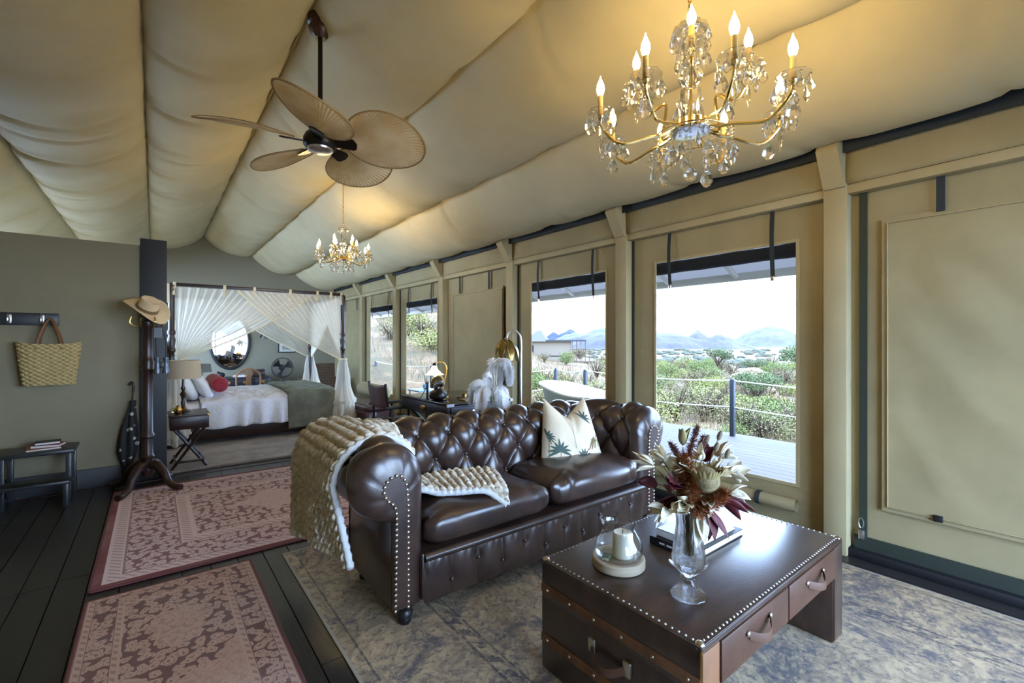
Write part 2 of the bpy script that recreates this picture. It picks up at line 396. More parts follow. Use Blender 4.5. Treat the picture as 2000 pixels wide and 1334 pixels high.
# closed bays: a plain flap panel, a zipped door, an end bay
def closed(bi, nm, fy0, fy1, fz0, fz1, straps):
    a, b_ = POSTS[bi] + .06, POSTS[bi + 1] - .06
    w = struct(nm)
    obj('canvas_panel', MB().grid(lambda u, v: (3.378 + .003 * nz(u * 5 + bi, v * 6), lerp(a, b_, u), lerp(.04, 2.22, v)), 40, 60), m_canvas, w, 180)
    def fl(u, v):
        y = lerp(fy0, fy1, u); z = lerp(fz0, fz1, v)
        e = min(1, min(u, 1 - u) * 9) * min(1, min(v, 1 - v) * 9)
        r = .016 * nz(y * 2.1 + bi * 5, z * 1.6, y - z) + .007 * nz(y * 6 - z * 4, z * 3 + bi) + .004 * sin(z * 60 + 12 * nz(y * 3, z)) * exp(-min(u, 1 - u) * 14)
        return (3.362 - .007 - r * e, y, z)
    obj('canvas_flap', MB().grid(fl, 56, 80), m_canvas, w, 180)
    obj('hem', hem(fy0 + .03, fy1 - .03, fz0 + .03, fz1 - .03, .006, 3.346), m_canvas_post, w)
    for yy in straps:
        obj('strap', MB().box(3.343, 3.347, yy - .018, yy + .018, fz1 - .01, 2.21), m_webbing, w)
    return w, a, b_
w, a, b_ = closed(5, 'window_5', 4.42, 5.63, .35, 1.975, (4.72, 5.42))
obj('edge_piping', MB().box(3.345, 3.353, 4.412, 4.424, .35, 1.98), m_webbing, w)
w, a, b_ = closed(2, 'door_1', -.46, .755, .31, 2.015, (-.2, .50))
obj('zip_tape', MB().box(3.356, 3.366, .826, .866, .07, 2.2), m_zip, w)
obj('zip_tape', MB().box(3.358, 3.368, -.60, -.56, .07, 2.2), m_zip, w)
obj('ground_flap', MB().box(3.355, 3.368, a, b_ - .02, .05, .125), m_zip, w)
zp = obj('zip_pull', MB().rbox(3.335, 3.357, .835, .865, .11, .17, .006), m_steel, w)
obj('pull_ring', MB().tube([(3.338, .85 + .012 * cos(t * pi / 6), .21 + .03 * sin(t * pi / 6)) for t in range(13)], .003, 6), m_steel, zp)
obj('toggle', MB().rbox(3.335, 3.352, .49, .53, .32, .355, .004), m_black, w)
w, a, b_ = closed(8, 'window_6', POSTS[8] + .2, POSTS[8] + 1.4, .35, 1.97, (9.5, 10.3))
# ---------------------------------------------------------------- outside: deck, railing, awning, land
m_deck = M('weathered_deck', c8(62, 57, 52), .75, bump=.001, bs=40, var=.12, vs=5, stretch=(1, .2, 1))
deck2 = struct('floor_terrace_bounce', MB().box(-6, 3.49, -7, YF - .06, -.30, -.06), m_deck)  # unseen terrace added behind the camera to bounce daylight inside
deck = struct('floor_deck', MB().box(3.5, 6.6, -5, 6.9, -.30, -.085).box(3.5, 4.95, 6.9, 14, -.30, -.085), m_black)
bx = 3.50
while bx < 6.58:
    obj('deck_board', MB().box(bx + .003, bx + .137, -5, 6.9 if bx > 4.85 else 14, -.085, -.055), m_deck, deck, 0); bx += .14
m_rail = M('rail_paint', c8(40, 46, 52), .5)
m_rope = M('rope', c8(226, 222, 210), .8)
rail = thing('rope_railing', 'dark posts strung with pale rope along the outer edge of the deck', 'railing')
rp_ = [(6.52, -2.4), (6.52, .35), (6.52, 3.17), (6.52, 6.0), (6.52, 6.82), (4.9, 7.0), (4.9, 9.14), (4.9, 12.4)]
for x_, y_ in rp_: obj('rail_post', MB().rbox(x_ - .03, x_ + .03, y_ - .03, y_ + .03, -.055, .76, .004), m_rail, rail)
for i in range(len(rp_) - 1):
    (xa, ya), (xb, yb) = rp_[i], rp_[i + 1]
    for zz in (.74, .36):
        obj('rope', MB().tube([(lerp(xa, xb, t / 10), lerp(ya, yb, t / 10), zz - .05 * sin(pi * t / 10)) for t in range(11)], .009, 6), m_rope, rail)
g = G('awning_canvas'); nt = g.nt; g.set('Base Color', c8(150, 148, 146)).set('Roughness', .85); tl0 = nt.nodes.new('ShaderNodeBsdfTranslucent'); tl0.inputs[0].default_value = c8(150, 148, 146) + (1,)
mm = nt.nodes.new('ShaderNodeMixShader'); mm.inputs[0].default_value = .6; nt.links.new(g.b.outputs[0], mm.inputs[1]); nt.links.new(tl0.outputs[0], mm.inputs[2]); nt.links.new(mm.outputs[0], nt.nodes['Material Output'].inputs[0]); m_awn = g.m
m_rafter = M('rafter_metal', c8(200, 200, 196), .5)
awn = thing('awning', 'grey canvas awning sloping over the deck outside the windows', 'awning')
def az_(x): return 2.66 - .43 * (x - 3.44)
obj('awning_canvas', MB().grid(lambda u, v: (lerp(3.44, 5.02, u), lerp(YF, 13, v), az_(lerp(3.44, 5.02, u)) + .06), 6, 30).solid(.006), m_awn, awn)
yy = YF
while yy < 13:
    obj('rafter', MB().tube([(3.44, yy, az_(3.44)), (5.0, yy, az_(5.0))], .028, 8), m_rafter, awn); yy += BAY / 2
obj('edge_beam', MB().rbox(4.96, 5.03, YF, 13, az_(5.0) - .03, az_(5.0) + .05, .01), m_rafter, awn)
# bath tub on the deck
m_enamel = M('white_enamel', c8(240, 240, 238), .15, Coat_Weight=.5)
m_tubout = M('tub_shade_grey', c8(150, 158, 166), .4)  # shade on the side facing the room is put into this grey
tub = thing('bath_tub', 'white slipper bath tub with shaded grey outside standing on the deck', 'bath tub', (4.62, 4.25, -.055))
def rimz(a): return .64 + .11 * sstep(-.2, 1, sin(a)) + .02 * sstep(-.3, -1, sin(a))
def tubp(a, k, inn):
    ry, rx = .80 - inn, .36 - inn
    q = sstep(0, 1, k) * .35 + .65 * k ** .6
    s_ = lerp(.62, 1, q); z_ = lerp(.10 + inn, rimz(a), k)
    return (rx * s_ * cos(a), ry * lerp(.68, 1, q) * sin(a), z_)
ob = MB().grid(lambda u, v: tubp(2 * pi * u, v, 0), 40, 14, cu=True); ob.f.append(tuple(range(40))[::-1])
obj('tub_shell', ob, m_tubout, tub)
ib = MB().grid(lambda u, v: tubp(2 * pi * u, v, .03), 40, 14, cu=True); ib.f.append(tuple(range(40)))
obj('tub_basin', ib, m_enamel, tub)
obj('rolled_rim', MB().grid(lambda u, v: ((.36 + .02 + .03 * cos(2 * pi * v)) * cos(2 * pi * u), (.80 + .02 + .03 * cos(2 * pi * v)) * sin(2 * pi * u), rimz(2 * pi * u) + .018 * sin(2 * pi * v)), 48, 8, cu=True, cv=True), m_enamel, tub)
for sx in (-1, 1):
    for sy in (-1, 1):
        obj('foot', MB().lathe([(.028, 0), (.034, .02), (.02, .05), (.03, .12)], 10, (sx * .17, sy * .42, 0)), m_chrome, tub)
st = thing('deck_side_table', 'small pale table with thin legs seen through the far window beside the desk lamp', 'table', (4.3, 8.25, -.055))
m_teal = M('bluish_paint', c8(120, 150, 170), .5)
obj('table_top', MB().rbox(-.28, .28, -.25, .25, .37, .40, .006), m_teal, st)
for sx in (-1, 1):
    for sy in (-1, 1): obj('leg', MB().box(sx * .25 - .012, sx * .25 + .012, sy * .22 - .012, sy * .22 + .012, 0, .37), m_teal, st)
po = thing('twig_pot', 'small pot with bare twigs on the table outside the far window', 'pot', (4.3, 8.25, .345))
obj('pot', MB().lathe([(.05, 0), (.07, .05), (.06, .10), (.05, .10), (.055, .05), (.03, .02)], 14), m_teal, po)
random.seed(12)
m_twig = M('twig', c8(96, 88, 80), .8)
for k in range(6):
    a = random.random() * 6.28; l = .25 + random.random() * .3
    obj('twig', MB().tube([(0, 0, .05), (.1 * l * cos(a), .1 * l * sin(a), .05 + .5 * l), (.5 * l * cos(a), .5 * l * sin(a), .05 + l)], [.005, .004, .002], 5), m_twig, po)

# land
def land(x, y):
    r = sqrt(x * x + y * y); az = math.degrees(atan2(x, y))
    s1 = sstep(44, 27, az); s2 = sstep(44, 54, az)
    slope = .235 * s1 - .031 * s2
    rr = min(r, 85); z = -.75 + slope * (max(rr, 8) - 8) + .0006 * s1 * max(0, rr - 20) ** 2
    z += .5 * nz(x * .09, y * .09) * sstep(8, 20, r) + .15 * nz(x * .4, y * .4)
    drop = sstep(70, 420, r) * sstep(33, 44, az)
    z = lerp(z, -46, drop)
    if r > 400: z += 8 * nz(x * .002, y * .002) * sstep(33, 44, az)
    return z
g = G('savanna_ground'); n = g.noise(.55, 7, .7); n2 = g.noise(6, 5, .7)
g.set('Base Color', g.mix(n.sm(.42, .62), g.mix(n2.sm(.3, .7), c8(110, 90, 62), c8(91, 72, 47)), c8(70, 64, 39))).set('Roughness', .95)
g.bump(n2, .08); m_land = g.m
def lf(u, v):
    az = radians(lerp(4, 132, u)); r = 6.0 * (9000 / 6.0) ** v; x, y = r * sin(az), r * cos(az)
    return (x, y, land(x, y))
terr = struct('ground', MB().grid(lf, 230, 170), m_land, smooth=180)
obj('ground_near', MB().grid(lambda u, v: (lerp(-12, 14, u), lerp(-22, 14, v), -1.25), 4, 4), m_land, terr)

def mountain(label, az0, wid, hgt, r, col, seed, flat=0, peaks=((0, 1, .5),)):
    a = radians(az0); cx, cy_ = r * sin(a), r * cos(a)
    m = M('hazy_mountain_rock_%d' % seed, col, .95, bump=4, bs=.02, var=.18, vs=.012)  # distance haze is put into the blue-grey rock colour
    def fn(u, v):
        lx = (u - .5) * 2; ly = (v - .5) * 2
        h = 0
        for p, ph, pw in peaks: h = max(h, ph * max(0, 1 - ((abs(lx - p) / pw) ** 1.25 + (abs(ly) / .9) ** 1.6)) ** (1 - .5 * flat))
        h += .16 * nz(lx * 4 + seed, ly * 3) * min(1, h * 4) + .06 * nz(lx * 13 + seed, ly * 9) * min(1, h * 3)
        X_ = lx * wid; Y_ = ly * wid * .6
        return (X_ * cos(a) + Y_ * sin(a), -X_ * sin(a) + Y_ * cos(a), h * hgt)
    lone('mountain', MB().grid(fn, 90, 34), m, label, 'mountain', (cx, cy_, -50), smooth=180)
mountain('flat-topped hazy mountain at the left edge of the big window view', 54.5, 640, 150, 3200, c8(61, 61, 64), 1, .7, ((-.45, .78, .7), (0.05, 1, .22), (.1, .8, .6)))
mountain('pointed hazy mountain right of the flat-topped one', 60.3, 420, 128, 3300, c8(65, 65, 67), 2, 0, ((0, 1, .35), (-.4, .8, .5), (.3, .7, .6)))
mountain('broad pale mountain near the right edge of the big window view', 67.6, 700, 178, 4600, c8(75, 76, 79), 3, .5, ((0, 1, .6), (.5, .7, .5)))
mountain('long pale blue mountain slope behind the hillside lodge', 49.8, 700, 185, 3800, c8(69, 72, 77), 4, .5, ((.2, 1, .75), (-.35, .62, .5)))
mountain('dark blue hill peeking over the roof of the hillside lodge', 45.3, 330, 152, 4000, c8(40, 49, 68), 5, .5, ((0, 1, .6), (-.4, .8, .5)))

# bushes and trees
def leafmesh(name, blobs, n, ls, mat, trunk=None, seed=1):
    rg = random.Random(seed); b = MB()
    for i in range(n):
        cx, cy_, cz, rx, ry, rz_ = blobs[rg.randrange(len(blobs))]
        while True:
            p = Vector((rg.uniform(-1, 1), rg.uniform(-1, 1), rg.uniform(-1, 1)))
            if .3 < p.length < 1: break
        p = Vector((cx + p.x * rx, cy_ + p.y * ry, max(0.02, cz + p.z * rz_)))
        d = Vector((rg.uniform(-1, 1), rg.uniform(-1, 1), rg.uniform(-.3, 1))).normalized() * ls * rg.uniform(.6, 1.3)
        e_ = d.orthogonal().normalized() * ls * .35
        e_.rotate(Matrix.Rotation(rg.random() * 6.28, 3, d))
        b.add([p - e_ * .4, p + d * .5 + e_, p + d, p + d * .5 - e_], [(0, 1, 2, 3)])
    return b.mesh(name, mat, 0)
def twigs(n, h, sp, seed):
    rg = random.Random(seed); b = MB()
    for i in range(n):
        a = rg.random() * 6.28; q = rg.uniform(.3, 1) * sp; hh = h * rg.uniform(.6, 1.05)
        b.tube([(0, 0, 0), (.35 * q * cos(a), .35 * q * sin(a), hh * .5), (q * cos(a), q * sin(a), hh)], [.022 * h, .014 * h, .004 * h], 4, False)
    return b
ml = [M('leaf_green', c8(93, 102, 42), .7, var=.25, vs=3), M('leaf_grey', c8(107, 96, 60), .8, var=.2, vs=3),
      M('leaf_pale', c8(114, 114, 50), .7, var=.2, vs=3), M('leaf_dark', c8(69, 81, 35), .7, var=.25, vs=3)]
m_bark = M('bark', c8(65, 50, 34), .9)
kinds = []
for k, (mt, bl, n, ls, tw) in enumerate([
    (ml[0], [(0, 0, .45, .6, .6, .42), (.35, .2, .4, .4, .4, .35), (-.3, -.2, .5, .4, .4, .38)], 2600, .05, (14, .8, .6)),
    (ml[1], [(0, 0, .5, .6, .6, .45), (-.4, .1, .4, .4, .4, .3)], 1100, .05, (40, .95, .65)),
    (ml[2], [(0, 0, .4, .7, .7, .38), (.4, -.2, .35, .4, .4, .3)], 2400, .055, (12, .7, .6)),
    (ml[3], [(0, 0, 1.75, .95, .95, .3), (.5, .3, 1.6, .5, .5, .25), (-.55, -.2, 1.65, .5, .5, .25), (.1, -.5, 1.45, .5, .5, .22)], 2600, .07, None)]):
    fol = leafmesh('foliage', bl, n, ls, mt, seed=k + 5)
    if tw: wd = twigs(*tw, k).mesh('stems', m_bark)
    else:
        wb_ = MB().tube([(0, 0, 0), (.05, 0, .5), (.0, .05, .9)], [.07, .055, .045], 6)
        rg = random.Random(4)
        for i in range(9):
            a = i * .7; wb_.tube([(0, .05, .85), (.3 * cos(a), .3 * sin(a), 1.3), (.8 * cos(a), .8 * sin(a), 1.7)], [.035, .022, .008], 5, False)
        wd = wb_.mesh('trunk', m_bark)
    kinds.append((fol, wd))
BN = ['round_bush', 'twiggy_bush', 'low_bush', 'acacia_tree']
BL = ['green rounded bush seen beyond the railing', 'bare grey twiggy bush seen beyond the railing', 'low yellow-green bush seen beyond the railing', 'flat-crowned thorn tree seen beyond the railing']
def bush(k, x, y, s, rz=0, label=None):
    wn_ = math.degrees(atan2(x, y)); wn_ = ' through the big window' if wn_ > 53 else ' through the window behind the sofa' if wn_ > 35 else ' through the two far windows'
    t = thing(BN[k], label or BL[k] + wn_, 'tree' if k == 3 else 'bush', (x, y, land(x, y) - .05), rz, BN[k].replace('_', ' ') + ('s' if k == 3 else 'es') + ' on the slope' + wn_ if not label else None)
    o1 = obj('foliage', kinds[k][0], None, t); o2 = obj('trunk' if k == 3 else 'stems', kinds[k][1], None, t)
    t.scale = (s, s, s * random.uniform(.8, 1.1)); return t
random.seed(21)
def inwin(az): return 19 < az < 30.5 or 39.5 < az < 51.5 or 54 < az < 72
cnt = 0
while cnt < 190:
    az = random.uniform(18, 73)
    if not inwin(az): continue
    r = 8.2 * (95 / 8.2) ** (random.random() ** .75); x_, y_ = r * sin(radians(az)), r * cos(radians(az))
    if x_ < 7.4 and y_ < 8: continue
    if x_ < 5.8: continue
    if 26 < r < 62 and 39 < az < 47.5: continue
    k = random.choices((0, 1, 2, 3), (4, 4, 5, .5))[0]
    s = random.uniform(.55, 1.0) * (1 + r * .018)
    if k == 3: s *= .75
    if r < 11: s = min(s, .62)
    bush(k, x_, y_, s, random.random() * 6.28); cnt += 1
def atp(az, r): return r * sin(radians(az)), r * cos(radians(az))
bush(3, *atp(62.6, 42), 1.25, .4, 'spreading thorn tree standing alone in the middle of the big window view')
bush(3, *atp(66.2, 40), .95, 1.9, 'smaller green thorn tree right of the spreading one in the big window')
bush(0, *atp(45.0, 40), 1.35, .4, 'large green bush just below the hillside lodge')
bush(1, *atp(42.3, 38), 1.0, .4, 'grey leafless bush just below the left end of the hillside lodge')
# scrub filling the slope between and beside the window views
sb_m = MB(); rg = random.Random(44)
for i in range(46):
    az = rg.choice((rg.uniform(30.5, 39.5), rg.uniform(51.5, 54), rg.uniform(73, 105), rg.uniform(73, 105), rg.uniform(73, 105)))
    r = 8.6 * (60 / 8.6) ** (rg.random() ** .8); x_, y_ = r * sin(radians(az)), r * cos(radians(az))
    if x_ < 7.6 or (26 < r < 62 and az < 47.5): continue
    s_ = rg.uniform(.5, .9) * (1 + r * .018); z_ = land(x_, y_)
    for k in range(700):
        p = Vector((rg.gauss(0, .4), rg.gauss(0, .4), abs(rg.gauss(.35, .25)))); d = Vector((rg.uniform(-1, 1), rg.uniform(-1, 1), rg.uniform(-.3, 1))).normalized() * .085; e_ = d.orthogonal() * .35
        p = Vector((x_, y_, z_)) + p * s_; d *= s_; e_ *= s_
        sb_m.add([p - e_, p + d * .5 + e_, p + d, p + d * .5 - e_], [(0, 1, 2, 3)])
lone('scrub', sb_m, ml[0], 'tangle of green scrub on the slope between the window views', 'scrub', kind='stuff', smooth=0)
# dry grass: nobody could count it
gb = MB(); rg = random.Random(8)
for i in range(24000):
    az = rg.uniform(16, 110)
    r = 8 * (60 / 8) ** rg.random(); x_, y_ = r * sin(radians(az)), r * cos(radians(az))
    if x_ < 6.9 and y_ < 7.5 or x_ < 5.3: continue
    z_ = land(x_, y_); h = rg.uniform(.15, .4) * (1 + r * .012); w_ = .006 * (1 + r * .05); a = rg.random() * 6.28
    dx, dy = w_ * cos(a), w_ * sin(a); lx, ly = rg.uniform(-.15, .15), rg.uniform(-.15, .15)
    gb.add([(x_ - dx, y_ - dy, z_ - .03), (x_ + dx, y_ + dy, z_ - .03), (x_ + lx, y_ + ly, z_ + h)], [(0, 1, 2)])
lone('dry_grass', gb, M('straw', c8(117, 98, 66), .8), 'pale dry grass covering the slope beyond the deck', 'grass', kind='stuff', smooth=0)
tb = MB(); 
for i in range(420):
    az = rg.uniform(40, 73); r = rg.choice((rg.uniform(900, 1200), rg.uniform(1200, 2600))); x_, y_ = atp(az, r)
    s = rg.uniform(2.0, 5.5) * (1 + r / 2500); tb.ball((x_, y_, land(x_, y_) + s * .4), s, 6, 4, (1.7, 1.7, .8))
tb.v = [tuple(p) for p in tb.v]
lone('distant_trees', tb, M('distant_leaf', c8(60, 63, 47), .9), 'dark dots of trees scattered over the far plain', 'trees', kind='stuff', smooth=0)
# granite boulders
m_rock = M('granite', c8(110, 89, 65), .9, bump=.05, bs=4, var=.15, vs=2)
for i, (az, r, s, lb) in enumerate([(66.0, 24, .95, 'biggest pale granite boulder right of the railing post'), (66.9, 23, .6, 'middle pale boulder beside the biggest one'), (67.4, 22.2, .45, 'smallest pale boulder at the right end of the boulders')]):
    x_, y_ = atp(az, r)
    b = MB().ball((0, 0, 0), 1, 16, 10); b.v = [tuple(Vector(p) * s * (1 + .28 * nz(p[0] * 1.4 + i * 7, p[1] * 1.4, p[2] * 1.4))) for p in b.v]
    lone('boulder', b, m_rock, lb, 'boulder', (x_, y_, land(x_, y_) + s * .35), group='granite boulders', smooth=60)
# hillside lodge
lx, ly, lz = 36.2, 34.6, -.6
lodge = thing('hillside_lodge', 'grey lodge with dark pointed roof and stilted veranda on the slope', 'building', (lx, ly, lz), -radians(46))
mw = M('lodge_wall', c8(128, 114, 96), .8); mr = M('lodge_roof', c8(55, 54, 54), .7); mv = M('lodge_timber', c8(86, 70, 52), .8); mwin = M('lodge_window', c8(42, 43, 42), .2)
obj('wall', MB().box(-5.4, -.6, -2, 2.5, -.9, 1.9), mw, lodge)
obj('roof', MB().add([(-5.6, -2.4, 1.9), (-3.0, -2.4, 1.9), (-3.0, 2.9, 1.9), (-5.6, 2.9, 1.9), (-3.9, .2, 3.15), (-4.3, .2, 3.15)], [(0, 1, 4, 5), (1, 2, 4), (2, 3, 5, 4), (3, 0, 5), (3, 2, 1, 0)]), mr, lodge)
obj('roof', MB().box(-3.2, 1.0, -2.4, 2.8, 1.9, 2.08), mr, lodge)
obj('window', MB().box(-5.3, -4.5, -2.02, -1.98, .7, 1.5), mwin, lodge); obj('window', MB().box(-2.8, -1.2, -2.02, -1.98, .3, .42), mwin, lodge)
obj('veranda_deck', MB().box(-.6, 1.9, -2.2, 2.4, -.3, -.15), mv, lodge)
for k in range(6):
    obj('veranda_post', MB().box(-.5 + .45 * k, -.43 + .45 * k, -2.15, -2.05, -1.8, 1.9 if k < 4 else 1.0), mv, lodge)
for zz in (.25, .6, 1.0): obj('veranda_rail', MB().box(-.6, 1.9, -2.14, -2.08, zz, zz + .07), mv, lodge)
# ---------------------------------------------------------------- chesterfield sofa
g = G('brown_leather'); n = g.noise(7, 5, .6); n2 = g.noise(230, 3, .6)
g.set('Base Color', g.mix(n.sm(.3, .7), c8(40, 29, 26), c8(62, 44, 37))).set('Roughness', n * .14 + .24).set('Coat Weight', .55).set('Coat Roughness', .24)
g.bump(n2, .0006); m_leather = g.m
m_nail = M('antique_nail', c8(190, 180, 164), .28, 1)
SX0, SX1, SYB, SYF = .985, 2.635, 2.36, 1.985
sofa = thing('chesterfield_sofa', 'dark brown buttoned leather chesterfield sofa with rolled arms in the middle of the room', 'sofa', (1.81, 2.2, .0055))
def L(p): return (p[0] - 1.81, p[1] - 2.2, p[2])
CR = .14; seg = [SYB - CR - SYF, CR * pi / 2, (SX1 - SX0) - 2 * CR, CR * pi / 2, SYB - CR - SYF]; PL = sum(seg)
def path(s):
    if s < seg[0]: return (SX0, SYF + s), (-1, 0)
    s -= seg[0]
    if s < seg[1]: a = s / CR; return (SX0 + CR - CR * cos(a), SYB - CR + CR * sin(a)), (-cos(a), sin(a))
    s -= seg[1]
    if s < seg[2]: return (SX0 + CR + s, SYB), (0, 1)
    s -= seg[2]
    if s < seg[3]: a = s / CR; return (SX1 - CR + CR * sin(a), SYB - CR + CR * cos(a)), (sin(a), cos(a))
    s -= seg[3]; return (SX1, SYB - CR - s), (1, 0)
RC, RR, RZC = .155, .16, .655; ST = RZC - .30; QL = ST + RR * radians(250)
def prof(q):
    if q < ST: return (RC - RR + .012 * sin(pi * q / ST), .30 + q), (-1, 0)
    t = pi - (q - ST) / RR; return (RC + RR * cos(t), RZC + RR * sin(t)), (cos(t), sin(t))
TW, TH = PL / 11.0, .29
def tuft(s, q):
    a = s / TW + (q - .02) / TH; b = s / TW - (q - .02) / TH
    fa, fb = abs(sin(pi * a)), abs(sin(pi * b))
    h = .048 * (fa * fb) ** .5 - .014 * exp(-((fa * fa + fb * fb) / .10))
    k = sstep(ST + RR * radians(205), ST + RR * radians(150), q)
    e = sstep(0, .09, s) * sstep(0, .09, PL - s)
    return lerp(.012, lerp(.026, h, e), k)
def tf(u, v):
    s, q = u * PL, v * QL; (px_, py_), (nx, ny) = path(s); (n_, z_), (dn, dz) = prof(q); d = tuft(s, q)
    n_ += dn * d - .012 * dn; return L((px_ + nx * n_, py_ + ny * n_, z_ + dz * d - .012 * dz))
obj('tufted_back', MB().grid(tf, 300, 110), m_leather, sofa, 180)
bt = MB()
for i in range(0, 23):
    for j in range(0, 9):
        s = i * TW / 2; q = .02 + (j + (0 if i % 2 == 0 else 0)) * TH / 2
        if (i + j) % 2: continue
        if q > ST + RR * radians(150) or s < .1 or s > PL - .1: continue
        (px_, py_), (nx, ny) = path(s); (n_, z_), (dn, dz) = prof(q)
        bt.ball(L((px_ + nx * (n_ - .0 * dn), py_ + ny * n_, z_)), .011, 8, 5)
obj('back_buttons', bt, m_leather, sofa, kind='stuff')
# arm fronts with nail-trimmed scroll panels
NA = 40
def resamp(pts, n):
    d = [0]
    for a, b in zip(pts, pts[1:]): d.append(d[-1] + sqrt((a[0] - b[0]) ** 2 + (a[1] - b[1]) ** 2))
    out = []
    for i in range(n):
        t = d[-1] * i / (n - 1); k = max(j for j in range(len(d)) if d[j] <= t + 1e-9); k = min(k, len(pts) - 2)
        f = (t - d[k]) / max(1e-9, d[k + 1] - d[k]); out.append((lerp(pts[k][0], pts[k + 1][0], f), lerp(pts[k][1], pts[k + 1][1], f)))
    return out
def spline(pts, n=60):
    o = []
    for i in range(len(pts) - 1):
        p0, p1, p2, p3 = pts[max(i - 1, 0)], pts[i], pts[i + 1], pts[min(i + 2, len(pts) - 1)]
        for k in range(8):
            t = k / 8; o.append(tuple(.5 * (2 * p1[c] + (p2[c] - p0[c]) * t + (2 * p0[c] - 5 * p1[c] + 4 * p2[c] - p3[c]) * t * t + (3 * p1[c] - p0[c] - 3 * p2[c] + p3[c]) * t ** 3) for c in range(len(p1))))
    o.append(tuple(pts[-1])); return o
outer = resamp([(.845, .085), (.845, .48)], 14) + [(.83 - .174 * cos(radians(-75 + 255 * i / (NA - 1))), RZC + .174 * sin(radians(-75 + 255 * i / (NA - 1)))) for i in range(NA)] + resamp([(1.003, .60), (1.0, .085)], 14)
inner = resamp([(.843, .095), (.848, .50)], 14) + resamp(spline([(.846, .53), (.838, .565), (.81, .59), (.79, .63), (.80, .67), (.835, .695), (.872, .69), (.893, .655), (.900, .60)]), NA) + resamp([(.903, .56), (.905, .095)], 14)
for side in (0, 1):
    mx_ = (lambda x: x) if side == 0 else (lambda x: 3.62 - x)
    arm = obj('arm_front', MB(), m_leather, sofa) if False else None
    cap = MB(); n_ = len(outer); K = 7
    vs = []
    for k in range(K + 1):
        t = k / K
        for i in range(n_):
            x_ = lerp(outer[i][0], inner[i][0], t * t * .9 + .1 * t); z_ = lerp(outer[i][1], inner[i][1], t * t * .9 + .1 * t)
            ple = 0
            if 16 < i < 52: ple = .006 * (abs(sin((i - 16) * pi / 7)) ** .5 - 1) * sin(pi * t)
            vs.append(L((mx_(x_), 1.995 - .085 * sin(t * pi / 2) ** .8 - ple, z_)))
    fs = [(k * n_ + i, k * n_ + i + 1, (k + 1) * n_ + i + 1, (k + 1) * n_ + i) for k in range(K) for i in range(n_ - 1)]
    if side == 0: fs = [f[::-1] for f in fs]
    cap.add(vs, fs); arm = obj('arm_front', cap, m_leather, sofa, 180)
    pn = MB(); yv = 1.995 - .085 - .004
    vs = [L((mx_(p[0]), yv, p[1])) for p in inner]; pn.add(vs + [L((mx_(p[0]), yv + .02, p[1])) for p in inner], [tuple(range(n_))] + [(i, i + 1, n_ + i + 1, n_ + i) for i in range(n_ - 1)])
    obj('scroll_panel', pn, m_leather, arm, 30)
    nl = MB(); rs_ = resamp(inner, 54)
    for p in rs_: nl.ball(L((mx_(p[0]), yv - .001, p[1])), .0078, 10, 5, (1, .7, 1))
    obj('nail_trim', nl, m_nail, arm, kind='stuff', label='row of antique brass nailheads')
    xo = .842 if side == 0 else 3.62 - .842
    obj('outer_side', MB().rbox(min(xo, mx_(.87)) - 1.81, max(xo, mx_(.87)) - 1.81, 1.95 - 2.2, 2.52 - 2.2, .085, .60, .006), m_leather, sofa)
    obj('arm_core', MB().box(min(mx_(.85), mx_(.975)) - 1.81, max(mx_(.85), mx_(.975)) - 1.81, 1.95 - 2.2, 2.5 - 2.2, .09, .62), m_leather, sofa)
obj('outer_back', MB().rbox(-.968, .968, 2.49 - 2.2, 2.525 - 2.2, .085, .60, .006), m_leather, sofa)
obj('seat_deck', MB().rbox(-.84, .84, 1.90 - 2.2, 2.40 - 2.2, .10, .315, .01), m_leather, sofa)
obj('seat_bead', MB().grid(lambda u, v: (lerp(-.83, .83, v), 1.905 - 2.2 + .028 * cos(2 * pi * u), .295 + .022 * sin(2 * pi * u)), 12, 60, cu=True), m_leather, sofa, 180)
def fb(u, v):
    x_ = lerp(-.83, .83, u); z_ = lerp(.085, .285, v); w = .152; ph = x_ / w + .5
    f = abs(sin(pi * ph)); near = round(ph); zb = .155 if near % 2 == 0 else .215
    d = .020 * f ** .55 * (.45 + .55 * sin(pi * v) ** .5)
    dn = ((x_ - (near - .0) * w + .5 * w) / .02) ** 2 + ((z_ - zb) / .022) ** 2
    d -= .010 * exp(-dn); d += .0025 * sin(x_ * 150) * sstep(.75, 1, v)
    return (x_, 1.905 - 2.2 - d, z_)
obj('pleated_front', MB().grid(fb, 260, 22), m_leather, sofa, 180)
fbn = MB()
for i in range(-5, 7):
    x_ = (i - .5) * .152
    if abs(x_) < .82: fbn.ball((x_, 1.902 - 2.2 - .004, .155 if i % 2 == 0 else .215), .010, 8, 5)
obj('front_buttons', fbn, m_leather, sofa, kind='stuff')
for sx in (-.90, .90):
    for y_ in (1.955, 2.46):
        obj('foot', MB().lathe([(.024, 0), (.030, .008), (.030, .02), (.022, .028), (.036, .04), (.036, .055), (.028, .065), (.04, .085)], 16, (sx, y_ - 2.2, .0)), m_black, sofa)
